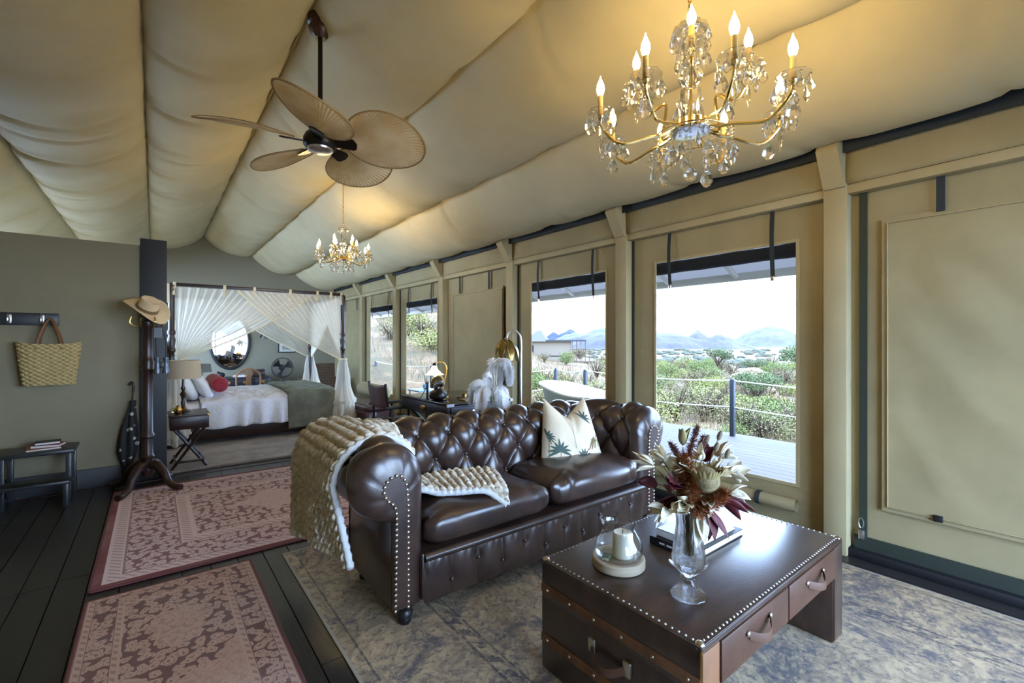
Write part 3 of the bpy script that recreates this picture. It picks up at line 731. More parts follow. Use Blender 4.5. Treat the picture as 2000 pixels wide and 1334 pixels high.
def cushion(cx, cy_, cz, ax, ay, az, e1=.45, e2=.28, seed=0, crown=.02, wr=.006, nu=72, nv=36):
    sg = lambda c, e_: math.copysign(abs(c) ** e_, c)
    def fn(u, v):
        a = 2 * pi * u; b = pi * (v - .5)
        x_ = ax * sg(cos(b), e1) * sg(cos(a), e2); y_ = ay * sg(cos(b), e1) * sg(sin(a), e2); z_ = az * sg(sin(b), e1 * 1.3)
        k = (1 - (x_ / ax) ** 2) * (1 - (y_ / ay) ** 2); z_ += crown * k * (1 if z_ > 0 else -.0)
        ed = max(abs(x_ / ax), abs(y_ / ay)) ** 3
        w = wr * (nz(x_ * 9 + seed, y_ * 9, z_ * 6) + 1.6 * ed * nz((x_ if abs(y_ / ay) > abs(x_ / ax) else y_) * 22 + seed, z_ * 8 + y_ * 2))
        f = 1 + w / max(.05, sqrt(x_ * x_ + y_ * y_ + z_ * z_)) * .9
        return (cx + x_ * f, cy_ + y_ * f, cz + z_ + w * .8)
    return MB().grid(fn, nu, nv, cu=True)
obj('seat_cushion', cushion(-.41, -.055, .395, .405, .255, .085, seed=1, crown=.03, wr=.009), m_leather, sofa, 180)
obj('seat_cushion', cushion(.41, -.055, .405, .41, .26, .092, seed=5, crown=.045, wr=.013), m_leather, sofa, 180)

# ---------------------------------------------------------------- chunky knit throw
g = G('chunky_wool'); n = g.noise(30, 4, .6); n2 = g.noise(350, 2, .6, stretch=(1, 1, .4))
g.set('Base Color', g.mix(n.sm(.3, .7), c8(190, 178, 154), c8(226, 217, 198))).set('Roughness', .95).set('Sheen Weight', .3); g.bump(n2, .003); m_wool = g.m
def armtop(x, y):
    z = RZC - .02; d = .188 ** 2 - (x - .83) ** 2
    if d > 0: z = max(z, RZC + sqrt(d))
    dx, dy = x - (SX0 + CR), y - (SYB - CR)
    if dx < 0 and dy > 0: n_ = sqrt(dx * dx + dy * dy) - CR
    elif dy > 0: n_ = y - SYB
    else: n_ = SX0 - x
    d = .188 ** 2 - (n_ - RC) ** 2
    if d > 0 and y < 2.72: z = max(z, RZC + sqrt(d))
    return z
LA = [.40, .60, .13, .60]; LT = sum(LA); WB = .66
def drape(a, b):
    s = a * LT
    yn, yf = 2.13, 2.80
    if s < LA[0]:
        t = s / LA[0]; y_ = lerp(yn, yf, b); hemz = .265 + .03 * sin(b * 5) - .02 * b
        return Vector((.637 + .025 * (1 - t) * sin(b * 9 + 1) + .05 * (1 - t) * (1 - b), y_ - .035 * (1 - t) * (1 - b), lerp(hemz, RZC, t)))
    s -= LA[0]
    if s < LA[1]:
        t = s / LA[1]; th = pi * t; x_ = .83 - .19 * cos(th); y_ = lerp(yn - .03 * sin(th), lerp(yf, 2.40, sstep(.25, 1, t)), b)
        return Vector((x_ + .02 * t, y_, armtop(x_, y_) if .02 < t < .98 else RZC))
    s -= LA[1]
    if s < LA[2]:
        t = s / LA[2]; return Vector((lerp(1.04, 1.05, t), lerp(lerp(2.13, 2.10, t), 2.38 - .03 * t, b), lerp(RZC, .545, t)))
    s -= LA[2]; t = s / LA[3]
    nx_, ny_ = lerp(1.05, 1.46, t), lerp(2.10, 1.90, t); fx_, fy_ = lerp(1.05, 1.64, t), lerp(2.35, 2.29, t)
    x_, y_ = lerp(nx_, fx_, b), lerp(ny_, fy_, b)
    z_ = .545 - .03 * sstep(0, .25, t) + .012 * sin(pi * t) + .01 * nz(x_ * 6, y_ * 6)
    z_ -= .09 * sstep(1.955, 1.88, y_)
    return Vector((x_, y_, z_))
NU, NV = 132, 400
P_ = [[drape(j / NV, i / NU) for i in range(NU + 1)] for j in range(NV + 1)]
# relax the sheet so that the drape has no sharp folds
for it in range(10):
    Q = [r[:] for r in P_]
    for j in range(1, NV):
        for i in range(NU + 1): P_[j][i] = Q[j][i] * .5 + (Q[j - 1][i] + Q[j + 1][i]) * .25
kb = MB(); vs = []; N_ = []
cw, ch = .058, .048
for j in range(NV + 1):
    rowv = []
    for i in range(NU + 1):
        du = P_[j][min(i + 1, NU)] - P_[j][max(i - 1, 0)]; dv = P_[min(j + 1, NV)][i] - P_[max(j - 1, 0)][i]
        n_ = dv.cross(du); n_ = n_.normalized() if n_.length > 1e-12 else Vector((0, 0, 1))
        if n_.z < -.2: n_ = -n_
        t = i / NU * WB; s = j / NV * LT
        u = (t / cw) % 1; left = u < .5; lu = (u % .5) / .5
        ph = s / ch + (lu if left else 1 - lu) * .95 + .25 * nz(t * 8, s * 8); k = ph % 1
        h = (abs(sin(pi * lu)) ** .8) * (abs(sin(pi * k)) ** .7) * (.9 + .3 * nz(t * 20, s * 20))
        ed = max(sstep(.035, .0, t), sstep(WB - .035, WB, t), sstep(.04, 0, s), sstep(LT - .04, LT, s))
        vs.append(P_[j][i] + n_ * (.0 + .036 * h) * (1 - .1 * ed)); N_.append(n_)
kb.add(vs, [(j * (NU + 1) + i, (j + 1) * (NU + 1) + i, (j + 1) * (NU + 1) + i + 1, j * (NU + 1) + i + 1) for j in range(NV) for i in range(NU)])
throw = thing('knitted_throw', 'chunky cream knitted throw hanging over the near arm and seat of the sofa', 'blanket', (1.0, 2.3, 0))
sh = Matrix.Translation((-1.0, -2.3, 0))
obj('knit', kb.xf(sh), m_wool, throw, 180)
und = MB().add([P_[j][i] - N_[j * (NU + 1) + i] * .012 for j in range(0, NV + 1, 4) for i in range(0, NU + 1, 4)], [(j * 34 + i, j * 34 + i + 1, (j + 1) * 34 + i + 1, (j + 1) * 34 + i) for j in range(NV // 4) for i in range(NU // 4)])
m_wool2 = M('pale_wool_lining', c8(206, 208, 206), .95, bump=.002, bs=120)
obj('lining', und.xf(sh), m_wool2, throw, 180)
def edge(pts, r=.017): 
    return MB().tube([tuple(Vector(p) + Vector((-1.0, -2.3, 0)) + Vector((0, 0, .002 * sin(k * 1.9)))) for k, p in enumerate(pts)], [r * (1 + .16 * sin(k * 1.9)) for k in range(len(pts))], 8)
for nm, pts in (('edge_band', [P_[j][0] for j in range(0, NV + 1, 3)]), ('edge_band', [P_[j][NU] for j in range(0, NV + 1, 3)]), ('edge_band', P_[0][::3]), ('edge_band', P_[NV][::3])):
    obj(nm, edge(pts), m_wool2, throw, 180)

# ---------------------------------------------------------------- printed cushion with a dented top
m_linen = M('printed_linen', c8(214, 200, 172), .85, bump=.0008, bs=380, var=.05, vs=5)
m_print_g = M('palm_print', c8(66, 84, 78), .85); m_print_o = M('ochre_print', c8(120, 104, 70), .85); m_print_t = M('trunk_print', c8(150, 140, 112), .85)
pil = thing('printed_cushion', 'cream scatter cushion printed with palm trees and a leopard, dented at the top', 'cushion', (2.235, 2.17, .47), -.30)
def pmap(u, v, f=-1, off=0):
    zt = .30 + .135 * abs(u) ** 1.15; z_ = v * zt; xh = lerp(.24, .158, v ** .9)
    t = .088 * max(0, (1 - u ** 4) * (1 - (2 * v - 1) ** 4)) ** .6 + .01 * nz(u * 3, v * 3) * (1 - abs(u))
    fold = .02 * exp(-((abs(u) - .15 - .5 * (v - .8)) / .10) ** 2) * sstep(.55, 1, v)
    yy = f * (t + off) * (1 - .0) + (fold if f < 0 else 0)
    return (xh * u, yy + .30 * z_, z_)
pb = MB().grid(lambda u, v: pmap(2 * u - 1, v, -1), 48, 40)
pb.add(*(lambda b: (b.v, [f[::-1] for f in b.f]))(MB().grid(lambda u, v: pmap(2 * u - 1, v, 1), 48, 40)))
cv = obj('cover', pb, m_linen, pil, 180)
def inv(x_, z_):
    u = x_ / .2; v = .5
    for k in range(8):
        u = max(-.98, min(.98, u)); v = max(.0, min(1, z_ / (.30 + .135 * abs(u) ** 1.15))); u = x_ / lerp(.24, .158, v ** .9)
    return u, v
def pr(poly_pts, wl_, wr_):
    """strip print along a centre line with half widths"""
    b = MB(); vs = []
    for k, (p, w_) in enumerate(zip(poly_pts, wl_)):
        q = poly_pts[min(k + 1, len(poly_pts) - 1)]; o = poly_pts[max(k - 1, 0)]; d = Vector((q[0] - o[0], q[1] - o[1])); d = d.normalized() if d.length else Vector((1, 0))
        for sg in (-1, 1):
            vs.append(pmap(*inv(p[0] - d.y * w_ * sg, p[1] + d.x * w_ * sg), -1, .0015))
    b.add(vs, [(2 * k, 2 * k + 1, 2 * k + 3, 2 * k + 2) for k in range(len(poly_pts) - 1)]); return b
def palm(cx, cz, R, n, a0, a1, trunk):
    b = MB()
    for i in range(n):
        a = lerp(a0, a1, i / (n - 1)); pts = []
        for k in range(7):
            t = k / 6; pts.append((cx + R * t * cos(a), cz + R * t * sin(a) - .35 * R * t * t * abs(cos(a)) ** .7))
        b.join(pr(pts, [R * .10 * sin(pi * min(1, .12 + t / 6 * .88)) for t in range(7)], None))
    obj('printed_palm', b, m_print_g, cv, 0)
    if trunk: obj('printed_trunk', pr([(cx + .004 * sin(k), cz - trunk * k / 6) for k in range(7)], [.0035] * 7, None), m_print_t, cv, 0)
palm(-.12, .105, .085, 9, -.1, pi + .1, .06); palm(-.185, .20, .05, 7, -1.2, 1.6, .13); palm(.05, .05, .075, 10, .0, pi, 0)
palm(-.16, .02, .06, 6, .3, 2.6, 0); palm(.085, .30, .06, 6, -.4, 2.2, 0); palm(.19, .02, .03, 5, .3, 2.6, 0)
obj('printed_trunk', pr([(-.005, .24 - .02 * k) for k in range(7)], [.002] * 7, None), m_print_t, cv, 0)
b = pr([(.20, .155), (.175, .165), (.15, .160), (.125, .150)], [.016, .019, .017, .012], None)
for pts in ([(.13, .155), (.115, .13), (.10, .105), (.085, .10)], [(.135, .145), (.128, .12), (.118, .10)], [(.19, .15), (.185, .12), (.19, .105)], [(.155, .15), (.15, .12), (.145, .105)]): b.join(pr(pts, [.007, .005, .004, .004][:len(pts)], None))
obj('printed_leopard', b, m_print_o, cv, 0)

# ---------------------------------------------------------------- trunk coffee table
g = G('trunk_leather'); n = g.noise(4, 6, .65, stretch=(1, 3, 1)); n2 = g.noise(90, 4, .6)
g.set('Base Color', g.mix(n.sm(.3, .75), c8(42, 28, 22), c8(70, 47, 34))).set('Roughness', n * .1 + .3).set('Coat Weight', .65).set('Coat Roughness', .27); g.bump(n2, .0006); m_trunk = g.m
g = G('trunk_tan'); n = g.noise(5, 5, .6, stretch=(1, 2, 1)); g.set('Base Color', g.mix(n.sm(.3, .7), c8(98, 64, 41), c8(126, 86, 56))).set('Roughness', .42); g.bump(g.noise(140, 3), .0005); m_tan = g.m
m_tand = M('handle_leather', c8(86, 56, 40), .45)
TX0, TX1, TY0, TY1, TZ = 1.217, 2.384, .679, 1.356, .43
tab = thing('trunk_coffee_table', 'low brown leather trunk coffee table with tan straps and studded edges', 'coffee table', ((TX0 + TX1) / 2, (TY0 + TY1) / 2, .0055))
hx, hy = (TX1 - TX0) / 2, (TY1 - TY0) / 2
obj('top_case', MB().rbox(-hx, hx, -hy, hy, .275, TZ, .008), m_trunk, tab)
ends = []
for sg in (-1, 1):
    e_ = obj('end_case', MB().rbox(min(sg * hx, sg * (hx - .10)), max(sg * hx, sg * (hx - .10)), -hy, hy, 0, .29, .008), m_trunk, tab); ends.append(e_)
    for z0 in (.105, .30):
        s_ = obj('strap', MB().rbox(min(sg * (hx + .004), sg * (hx - .01)), max(sg * (hx + .004), sg * (hx - .01)), -hy + .002, hy - .002, z0, z0 + .036, .003), m_tan, tab)
        sb = MB()
        for k in range(6): sb.ball((sg * (hx + .004), lerp(-hy + .04, hy - .04, k / 5), z0 + .018), .006, 8, 5)
        obj('rivets', sb, m_nail, s_, kind='stuff')
    obj('corner_bead', MB().tube([(sg * (hx - .002), -hy + .002, .005), (sg * (hx - .002), -hy + .002, TZ - .01)], .004, 6), m_brass, tab)
# drawer front, tan end strip, handles
for x0, x1 in ((-hx + .10, -.005), (.005, hx - .10)):
    d_ = obj('drawer', MB().rbox(x0, x1, -hy - .008, -hy + .01, .285, TZ - .02, .003), M('drawer_leather_%d' % int(x0 * 100), c8(76, 49, 35), .38, bump=.0006, bs=120, var=.15, vs=6), tab)
    cx = (x0 + x1) / 2
    h = obj('handle', MB().grid(lambda u, v: (cx + lerp(-.075, .075, v), -hy - .012 - .03 * sin(pi * v) - (.003 if u > .5 else 0), .365 - .018 * sin(pi * v) + lerp(-.014, .014, (u * 2) % 1 if u < .5 else (2 - u * 2))), 4, 16), m_tand, d_, label='leather strap handle')
    for q in (-.08, .08): obj('handle_stud', MB().ball((cx + q, -hy - .012, .37), .010, 10, 6, (1, .6, 1)), m_nail, d_)
for sg in (-1, 1):
    obj('front_stile', MB().rbox(min(sg * hx, sg * (hx - .095)), max(sg * hx, sg * (hx - .095)), -hy - .004, -hy + .01, .01, TZ - .02, .003), m_tan if sg < 0 else m_trunk, tab)
h = obj('handle', MB().grid(lambda u, v: (-hx - .012 - .035 * sin(pi * v) - (.003 if u > .5 else 0), lerp(-.075, .075, v) - .01, .225 - .028 * sin(pi * v) + lerp(-.014, .014, (u * 2) % 1 if u < .5 else (2 - u * 2))), 4, 16), m_tand, ends[0], label='leather strap handle')
for q in (-.085, .065): obj('handle_plate', MB().rbox(-hx - .016, -hx, q - .018, q + .012, .205, .255, .004), m_nail, ends[0])
# studded metal edge strips and corner caps
for (xa, ya, xb, yb, n_) in ((-hx, -hy, hx, -hy, 52), (-hx, hy, hx, hy, 52), (-hx, -hy, -hx, hy, 30), (hx, -hy, hx, hy, 30)):
    ax = xa == xb
    e_ = obj('edge_strip', MB().rbox(min(xa, xb) - (.002 if ax else 0), max(xa, xb) + (.002 if ax else 0), min(ya, yb) - (0 if ax else .002), max(ya, yb) + (0 if ax else .002), TZ - .016, TZ - .003, .001, 1), m_trunk, tab)
    sb = MB(); ix, iy = (0 if not ax else (-.012 if xa > 0 else .012)), (0 if ax else (-.012 if ya > 0 else .012))
    for k in range(n_): sb.ball((lerp(xa, xb, (k + .5) / n_) + ix, lerp(ya, yb, (k + .5) / n_) + iy, TZ + .0005), .0042, 7, 4, (1, 1, .6))
    obj('studs', sb, m_steel, e_, kind='stuff')
for sx in (-1, 1):
    for sy in (-1, 1):
        obj('corner_cap', MB().ball((sx * (hx - .014), sy * (hy - .014), TZ - .010), .0165, 12, 8), m_nail, tab)
TZ += .0055
# ---------------------------------------------------------------- rugs
def band(d, a, b): return d.gt(a) * d.lt(b)
def persian(name, w, h, pale, dark, edge, med, yo=0, rep=9):
    g = G(name); x, y, z = g.xyz()
    d = (x.abs() * -1 + w / 2).min(y.abs() * -1 + h / 2)
    wob = g.noise(14, 3); wo2 = g.noise(14, 3, vec=g.comb(x + 7.3, y - 4.1)); v = g.comb(x + (wob - .5) * .07, y + (wo2 - .5) * .07)
    f1 = g.voro(21, 'F1', v, .75, '2D'); f2 = g.voro(44, 'F1', v, .8, '2D'); nn = g.noise(80, 3)
    orn = (f1 + nn * .08).sm(.46, .54).max((f1 + nn * .1).sm(.20, .15) * .75).max(f1.sm(.27, .30) * f1.sm(.35, .32) * .6)
    orn2 = (f2 + nn * .1).sm(.46, .56).max(f2.sm(.24, .18) * .6)
    tick = ((x + y) * 130).sin().gt(.2) * .5
    fade = g.noise(2.2, 4, .6)
    ym = (((y - yo) / rep + .5).frac() - .5) * rep
    rad = ((x / med[0]).pow(2) + (ym / med[1]).pow(2)).sqrt(); th = ym.atan2(x)
    radw = rad + (th * 12).sin() * .05
    inm = radw.lt(1); core = radw.lt(.42)
    corner = (((x.abs() * -1 + w / 2 - med[2]) / med[0]).pow(2) + ((y.abs() * -1 + h / 2 - med[2]) / (med[0])).pow(2)).sqrt().lt(.75)
    field = (inm * (core * -1 + 1) + corner).min(1) * orn + (inm.max(corner) * -1 + 1) * orn2 * .25 + core * orn2 * .35
    bw = med[2]
    m = band(d, bw * .28, bw * .80) * orn + band(d, bw * .14, bw * .24) * tick + band(d, bw * .84, bw * .94) * tick + d.gt(bw) * field + band(d, bw * .26, bw * .28) * .8 + band(d, bw * .8, bw * .82) * .8
    col = g.mix(m.min(1) * (fade * .5 + .62), pale, dark); col = g.mix(d.lt(bw * .10), col, edge)
    g.set('Base Color', g.mix(fade.sm(.35, .75) * .22, col, (.62, .52, .46))).set('Roughness', .95); g.bump(g.noise(330, 2), .003); return g.m
def rug(name, w, h, mat, label, cx, cy_, t=.012, bind=None):
    r = thing(name, label, 'rug', (cx, cy_, 0))
    obj('pile', MB().rbox(-w / 2, w / 2, -h / 2, h / 2, .001, t, min(.003, t * .4), 1), mat, r)
    if bind:
        for q in ((-w / 2, -w / 2 + .012, -h / 2, h / 2), (w / 2 - .012, w / 2, -h / 2, h / 2), (-w / 2, w / 2, -h / 2, -h / 2 + .012), (-w / 2, w / 2, h / 2 - .012, h / 2)):
            obj('binding', MB().rbox(q[0] - .002, q[1] + .002, q[2] - .002, q[3] + .002, .001, t + .0004, min(.003, t * .4), 1), bind, r)
    return r
mb_r = M('maroon_binding', c8(104, 58, 58), .9)
rug('persian_rug', 2.1, 1.98, persian('rose_rug', 2.1, 1.98, c8(222, 196, 192), c8(118, 62, 72), c8(120, 58, 58), (.72, .62, .50)), 'large rose-pink persian rug in front of the bedroom under the coat stand', .782, 4.17, bind=mb_r)
rug('persian_runner', .72, 2.0, persian('rust_rug', .72, 2.0, c8(190, 154, 134), c8(84, 46, 44), c8(134, 98, 84), (.25, .42, .16), .50, 1.05), 'narrow rust-brown persian rug nearest the camera on the dark floor', .093, 2.075, bind=mb_r)
g = G('faded_rug'); x, y, z = g.xyz(); w, h = 2.555, 3.9
d = (x.abs() * -1 + w / 2).min(y.abs() * -1 + h / 2)
a1 = g.noise(2.6, 7, .72, dist=1.2); a2 = g.noise(7, 6, .75, dist=2.0); a3 = g.noise(34, 5, .7); a4 = g.noise(1.3, 3)
vv = g.comb(x + a1 * .16, y + a2 * .16); or1 = g.voro(6.5, 'DISTANCE_TO_EDGE', vv, 1, '2D').sm(.10, .03); rings = (g.voro(3.2, 'F1', vv, 1, '2D') * 34).sin().sm(.1, .8)
col = g.mix(a2.sm(.40, .62), c8(184, 162, 128), c8(140, 124, 102))
col = g.mix(a1.sm(.50, .60) * a3.sm(.25, .6), col, c8(92, 88, 90))
or2 = g.voro(13, 'DISTANCE_TO_EDGE', vv, 1, '2D').sm(.09, .02) * a3.sm(.46, .56); col = g.mix(or2 * .75, col, c8(78, 78, 82)); col = g.mix(or1 * a3.sm(.5, .6) * a4.sm(.45, .55) * .6, col, c8(84, 84, 90)); col = g.mix(rings * a4.sm(.45, .6) * a3.sm(.42, .55) * .55, col, c8(110, 104, 98))
zz = ((x + y) * 60).sin().gt(0) * band(d, .46, .50) + band(d, .44, .455) + band(d, .51, .52) + band(d, .06, .07)
col = g.mix(zz.min(1) * a3.sm(.3, .6) * .8, col, c8(62, 62, 66)); col = g.mix(a3.sm(.55, .8) * .5, col, c8(176, 162, 138))
g.set('Base Color', col).set('Roughness', .95); g.bump(a3, .003); m_faded = g.m
rug('faded_rug', w, h, m_faded, 'large faded beige and blue-grey rug under the sofa and trunk table', 1.892, 1.10, .005, M('rug_edge', c8(158, 150, 136), .9))

# ---------------------------------------------------------------- things on the trunk table
m_ashwood = M('ash_wood', c8(180, 164, 138), .55, bump=.0005, bs=20, var=.12, vs=8, stretch=(1, 1, 12))
m_wax = M('candle_wax', c8(240, 234, 210), .5, Subsurface_Weight=.3, Subsurface_Radius=(.02, .015, .008))
cx, cy_ = 1.412, 1.128
hl = thing('hurricane_lantern', 'glass hurricane candle holder on a round wooden base at the left of the table', 'candle holder', (cx, cy_, TZ + .001))
obj('wooden_base', MB().lathe([(.001, 0), (.096, 0), (.100, .004), (.100, .032), (.096, .036), (.085, .036), (.08, .030), (.001, .030)], 40), m_ashwood, hl)
gp = [(.072, .034), (.088, .048), (.092, .066), (.086, .092), (.070, .122), (.060, .142), (.062, .158), (.066, .166)]
gp = spline(gp); gi = [(r - .0022, z_) for r, z_ in gp][::-1]
obj('glass_shade', MB().lathe(gp + gi + [gp[0]], 40), m_thin, hl)
cd = thing('pillar_candle', 'short ivory pillar candle standing in the glass hurricane', 'candle', (cx + .018, cy_ - .006, TZ + .032))
obj('wax', MB().lathe([(.001, 0), (.037, 0), (.039, .004), (.0385, .088), (.034, .094), (.022, .090), (.001, .088)], 28), m_wax, cd)
obj('wick', MB().tube([(0, 0, .086), (.001, 0, .095), (.003, .001, .102)], .0013, 5), m_black, cd)
mbx = thing('matchbox', 'tiny green matchbox lying beside the candle in the hurricane', 'matchbox', (cx - .046, cy_ + .022, TZ + .032), .5)
obj('sleeve', MB().rbox(-.022, .022, -.014, .014, 0, .012, .001, 1), M('matchbox_green', c8(92, 104, 78), .7), mbx)
obj('tray', MB().box(-.0235, .0235, -.0125, .0125, .0015, .0105), M('matchbox_card', c8(206, 200, 170), .8), mbx)
# crystal vase
vx, vy = 1.43, .845
va = thing('crystal_vase', 'tall footed cut-crystal vase at the front of the trunk table', 'vase', (vx, vy, TZ + .001))
vo = spline([(.056, 0), (.057, .006), (.036, .026), (.017, .05), (.014, .066), (.026, .078), (.048, .102), (.053, .135), (.046, .19), (.040, .24), (.044, .285), (.053, .302)])
vi = spline([(.050, .302), (.041, .285), (.036, .24), (.041, .19), (.047, .135), (.040, .106), (.012, .092), (.001, .09)])
vb = MB().lathe([(.001, .0)] + vo + vi, 48, flute=.028, nf=12); obj('crystal_body', vb, m_cut, va)
dish = thing('glass_dish', 'small footed glass dish standing behind the crystal vase', 'dish', (1.545, .915, TZ + .001))
obj('bowl', MB().lathe([(.001, 0), (.03, 0), (.026, .006), (.010, .014), (.012, .026), (.05, .036), (.068, .050), (.066, .052), (.048, .040), (.001, .034)], 36), m_cut, dish)
tl = thing('glass_tealight', 'small round glass tealight cup on the dish behind the vase', 'tealight', (1.535, .93, TZ + .037))
obj('cup', MB().lathe([(.001, 0), (.02, 0), (.03, .012), (.032, .03), (.028, .055), (.026, .055), (.029, .03), (.026, .012), (.001, .006)], 28), m_cut, tl)
# dried flowers, each stem a thing of its own
mcream = M('cream_petal', c8(226, 214, 184), .8, Subsurface_Weight=.1, bump=.001, bs=60, var=.08, vs=20)
mivory = M('pale_leaf', c8(222, 216, 196), .75, bump=.001, bs=60, var=.06, vs=20)
mred = M('burgundy_leaf', c8(86, 20, 30), .6, bump=.001, bs=50, var=.25, vs=15)
mrust = M('rust_plume', c8(150, 96, 58), .95, var=.2, vs=40); mbrown = M('brown_spike', c8(124, 84, 74), .95, var=.2, vs=40)
mprotea = M('protea_head', c8(132, 118, 84), .95, bump=.004, bs=120, var=.25, vs=60); mgreen = M('faded_green', c8(150, 138, 92), .8); mstem = M('dry_stem', c8(140, 120, 84), .8)
mtail = M('bunny_tail', c8(132, 122, 98), .95, bump=.003, bs=250)
VT = Vector((vx, vy, TZ + .29))
def V3(px_, up, dep): 
    """right / up / toward-viewer offsets from the vase mouth"""
    r = Vector((.786, -.618, 0)); f = Vector((.618, .786, 0)); return r * px_ + Vector((0, 0, up)) - f * dep
def stem(name, label, tip, group):
    t = thing(name, label, 'dried flower', VT, 0, group)
    base = Vector((random.uniform(-.012, .012), random.uniform(-.012, .012), -.15)); mid = Vector((tip.x * .25, tip.y * .25, min(.02, tip.z)))
    pts = spline([tuple(base), tuple(mid), tuple(lerp(mid, tip, .6) + Vector((0, 0, .012))), tuple(tip)])
    obj('stem', MB().tube(pts[::2] + [pts[-1]], .0018, 5), mstem, t); return t
def leaf(base, d, ln, wd, cup=.2, curl=.3, twist=0, n=8):
    d = Vector(d).normalized(); s_ = d.cross(Vector((0, 0, 1))); s_ = s_.normalized() if s_.length > .05 else Vector((.786, -.618, 0)); s_.rotate(Matrix.Rotation(twist, 3, d)); up = s_.cross(d)
    def fn(u, v):
        w_ = wd * (sin(pi * v ** .75) ** .8) * (2 * u - 1); c_ = cup * wd * (abs(2 * u - 1) ** 2) * sin(pi * v)
        return tuple(Vector(base) + d * ln * v + s_ * w_ + up * (c_ - curl * ln * v * v))
    return MB().grid(fn, 4, n)
def fluff(pts, r, n, ln, seed, mat_w=.0014):
    rg = random.Random(seed); b = MB(); m = len(pts)
    for i in range(n):
        t = rg.random() * (m - 1); k = int(t); p = lerp(Vector(pts[k]), Vector(pts[min(k + 1, m - 1)]), t - k)
        tt = t / (m - 1); rr = r * (sin(pi * min(.98, .12 + .8 * tt)) ** .7)
        d = Vector((rg.gauss(0, 1), rg.gauss(0, 1), rg.gauss(0, 1))).normalized(); q = p + d * rr * rg.uniform(.2, .8); e_ = d * ln * rg.uniform(.6, 1.2) + Vector((0, 0, ln * .4)); o_ = e_.orthogonal().normalized() * mat_w
        b.add([q - o_, q + o_, q + e_], [(0, 1, 2)])
    return b
random.seed(5)
GRP = 'dried flowers in the crystal vase'
# cream lily-like sprays
def spray(label, tip, n, ln, wd, mat_, spread, aim, name='cream_flower'):
    t = stem(name, label, tip, GRP); aim = Vector(aim).normalized()
    for k in range(n):
        d = aim + Vector((random.uniform(-1, 1), random.uniform(-1, 1), random.uniform(-1, 1))) * spread
        obj('petal', leaf(tip + d * .006, d, ln * random.uniform(.7, 1.1), wd, .5, random.uniform(-.1, .25), random.uniform(-.8, .8)).solid(.0006), mat_, t, 180)
R_ = Vector((.786, -.618, 0)); F_ = Vector((.618, .786, 0)); UP = Vector((0, 0, 1))
spray('cream dried flower reaching furthest left in the vase', V3(-.125, .155, .03), 9, .075, .013, mcream, .55, -R_ + UP * .3)
spray('pale ivory leafy flower at the lower left of the bouquet', V3(-.085, .03, .07), 8, .07, .019, mivory, .8, -R_ * .7 - UP * .3 - F_ * .3)
spray('cream flower with narrow petals at the right of the bouquet centre', V3(.07, .135, .04), 9, .06, .013, mcream, .6, R_ * .4 + UP * .5 - F_ * .4)
spray('whitest leafy branch at the far right of the bouquet', V3(.125, .125, .02), 9, .075, .022, mivory, .8, R_ + UP * .2)
spray('white leafy branch on the right behind the cream flower', V3(.11, .17, -.03), 7, .06, .018, mivory, .7, R_ * .6 + UP * .5)
spray('pair of long white petals drooping over the vase rim', V3(.005, .03, .075), 3, .105, .021, mivory, .18, -UP - F_ * .25)
spray('pale grey-green leaves standing up at the top left', V3(-.012, .21, -.02), 4, .075, .014, mgreen, .35, UP, 'upright_leaves')
spray('pale broad leaves at the left behind the rust plume', V3(-.075, .14, -.04), 6, .06, .022, mivory, .8, -R_ * .3 + UP)
# burgundy leaves
def redl(label, tip, aim, n, ln=.09, wd=.016):
    t = stem('burgundy_leaf', label, tip, GRP); aim = Vector(aim).normalized()
    for k in range(n):
        d = aim + Vector((random.uniform(-1, 1), random.uniform(-1, 1), random.uniform(-1, 1))) * .35
        obj('leaf', leaf(tip, d, ln * random.uniform(.95, 1.3), wd * 1.25, .3, random.uniform(.0, .35), random.uniform(-1, 1)).solid(.0006), mred, t, 180)
redl('long burgundy leaves arching out at the lower right', V3(.085, .06, .05), R_ - UP * .35, 5)
redl('burgundy leaves hanging in front of the vase rim', V3(.035, .03, .07), -UP + R_ * .3 - F_ * .2, 4)
redl('burgundy leaf group left of the bouquet centre', V3(-.055, .11, .05), -R_ * .4 + UP * .2 - F_ * .5, 4, .06, .03)
redl('burgundy leaves at the left edge of the bouquet', V3(-.105, .09, .0), -R_ + UP * .05, 3, .06)
redl('burgundy leaves behind the bouquet centre', V3(.06, .16, -.04), R_ * .4 + UP * .5, 4, .06, .02)
# plumes and spikes
def plume(name, label, tip, axis, r, mat_, n=900, ln=.016, L_=.11, seed=1):
    t = stem(name, label, tip - Vector(axis).normalized() * L_ * .9, GRP); a_ = Vector(axis).normalized()
    pts = [tip - a_ * L_ * (1 - k / 6) for k in range(7)]
    obj('plume', fluff(pts, r, n, ln, seed), mat_, t, 0)
    obj('core', MB().tube([tuple(p) for p in pts], [r * .5 * sin(pi * min(.95, .15 + .8 * k / 6)) for k in range(7)], 8), mat_, t)
plume('rust_plume', 'tall rust-coloured feathery plume at the left of the bouquet', V3(-.04, .20, .06), (-.1, 0, 1), .040, mrust, 2600, .020, .15, 2)
plume('rust_plume', 'rust feathery plume hanging at the lower right', V3(.07, .095, .11), (.5, -.4, .5), .036, mrust, 2200, .018, .11, 3)
plume('rust_plume', 'rust feathery plume at the middle left', V3(-.03, .12, .10), (-.2, 0, 1), .034, mrust, 2000, .016, .09, 9)
plume('brown_spike', 'tall purple-brown spike standing highest in the bouquet', V3(.035, .285, -.01), (.25, -.18, 1), .014, mbrown, 1100, .013, .17, 4)
plume('brown_sprig', 'dark brown seeded sprig at the upper left', V3(-.055, .225, -.03), (-.5, .4, 1), .010, mbrown, 500, .012, .07, 5)
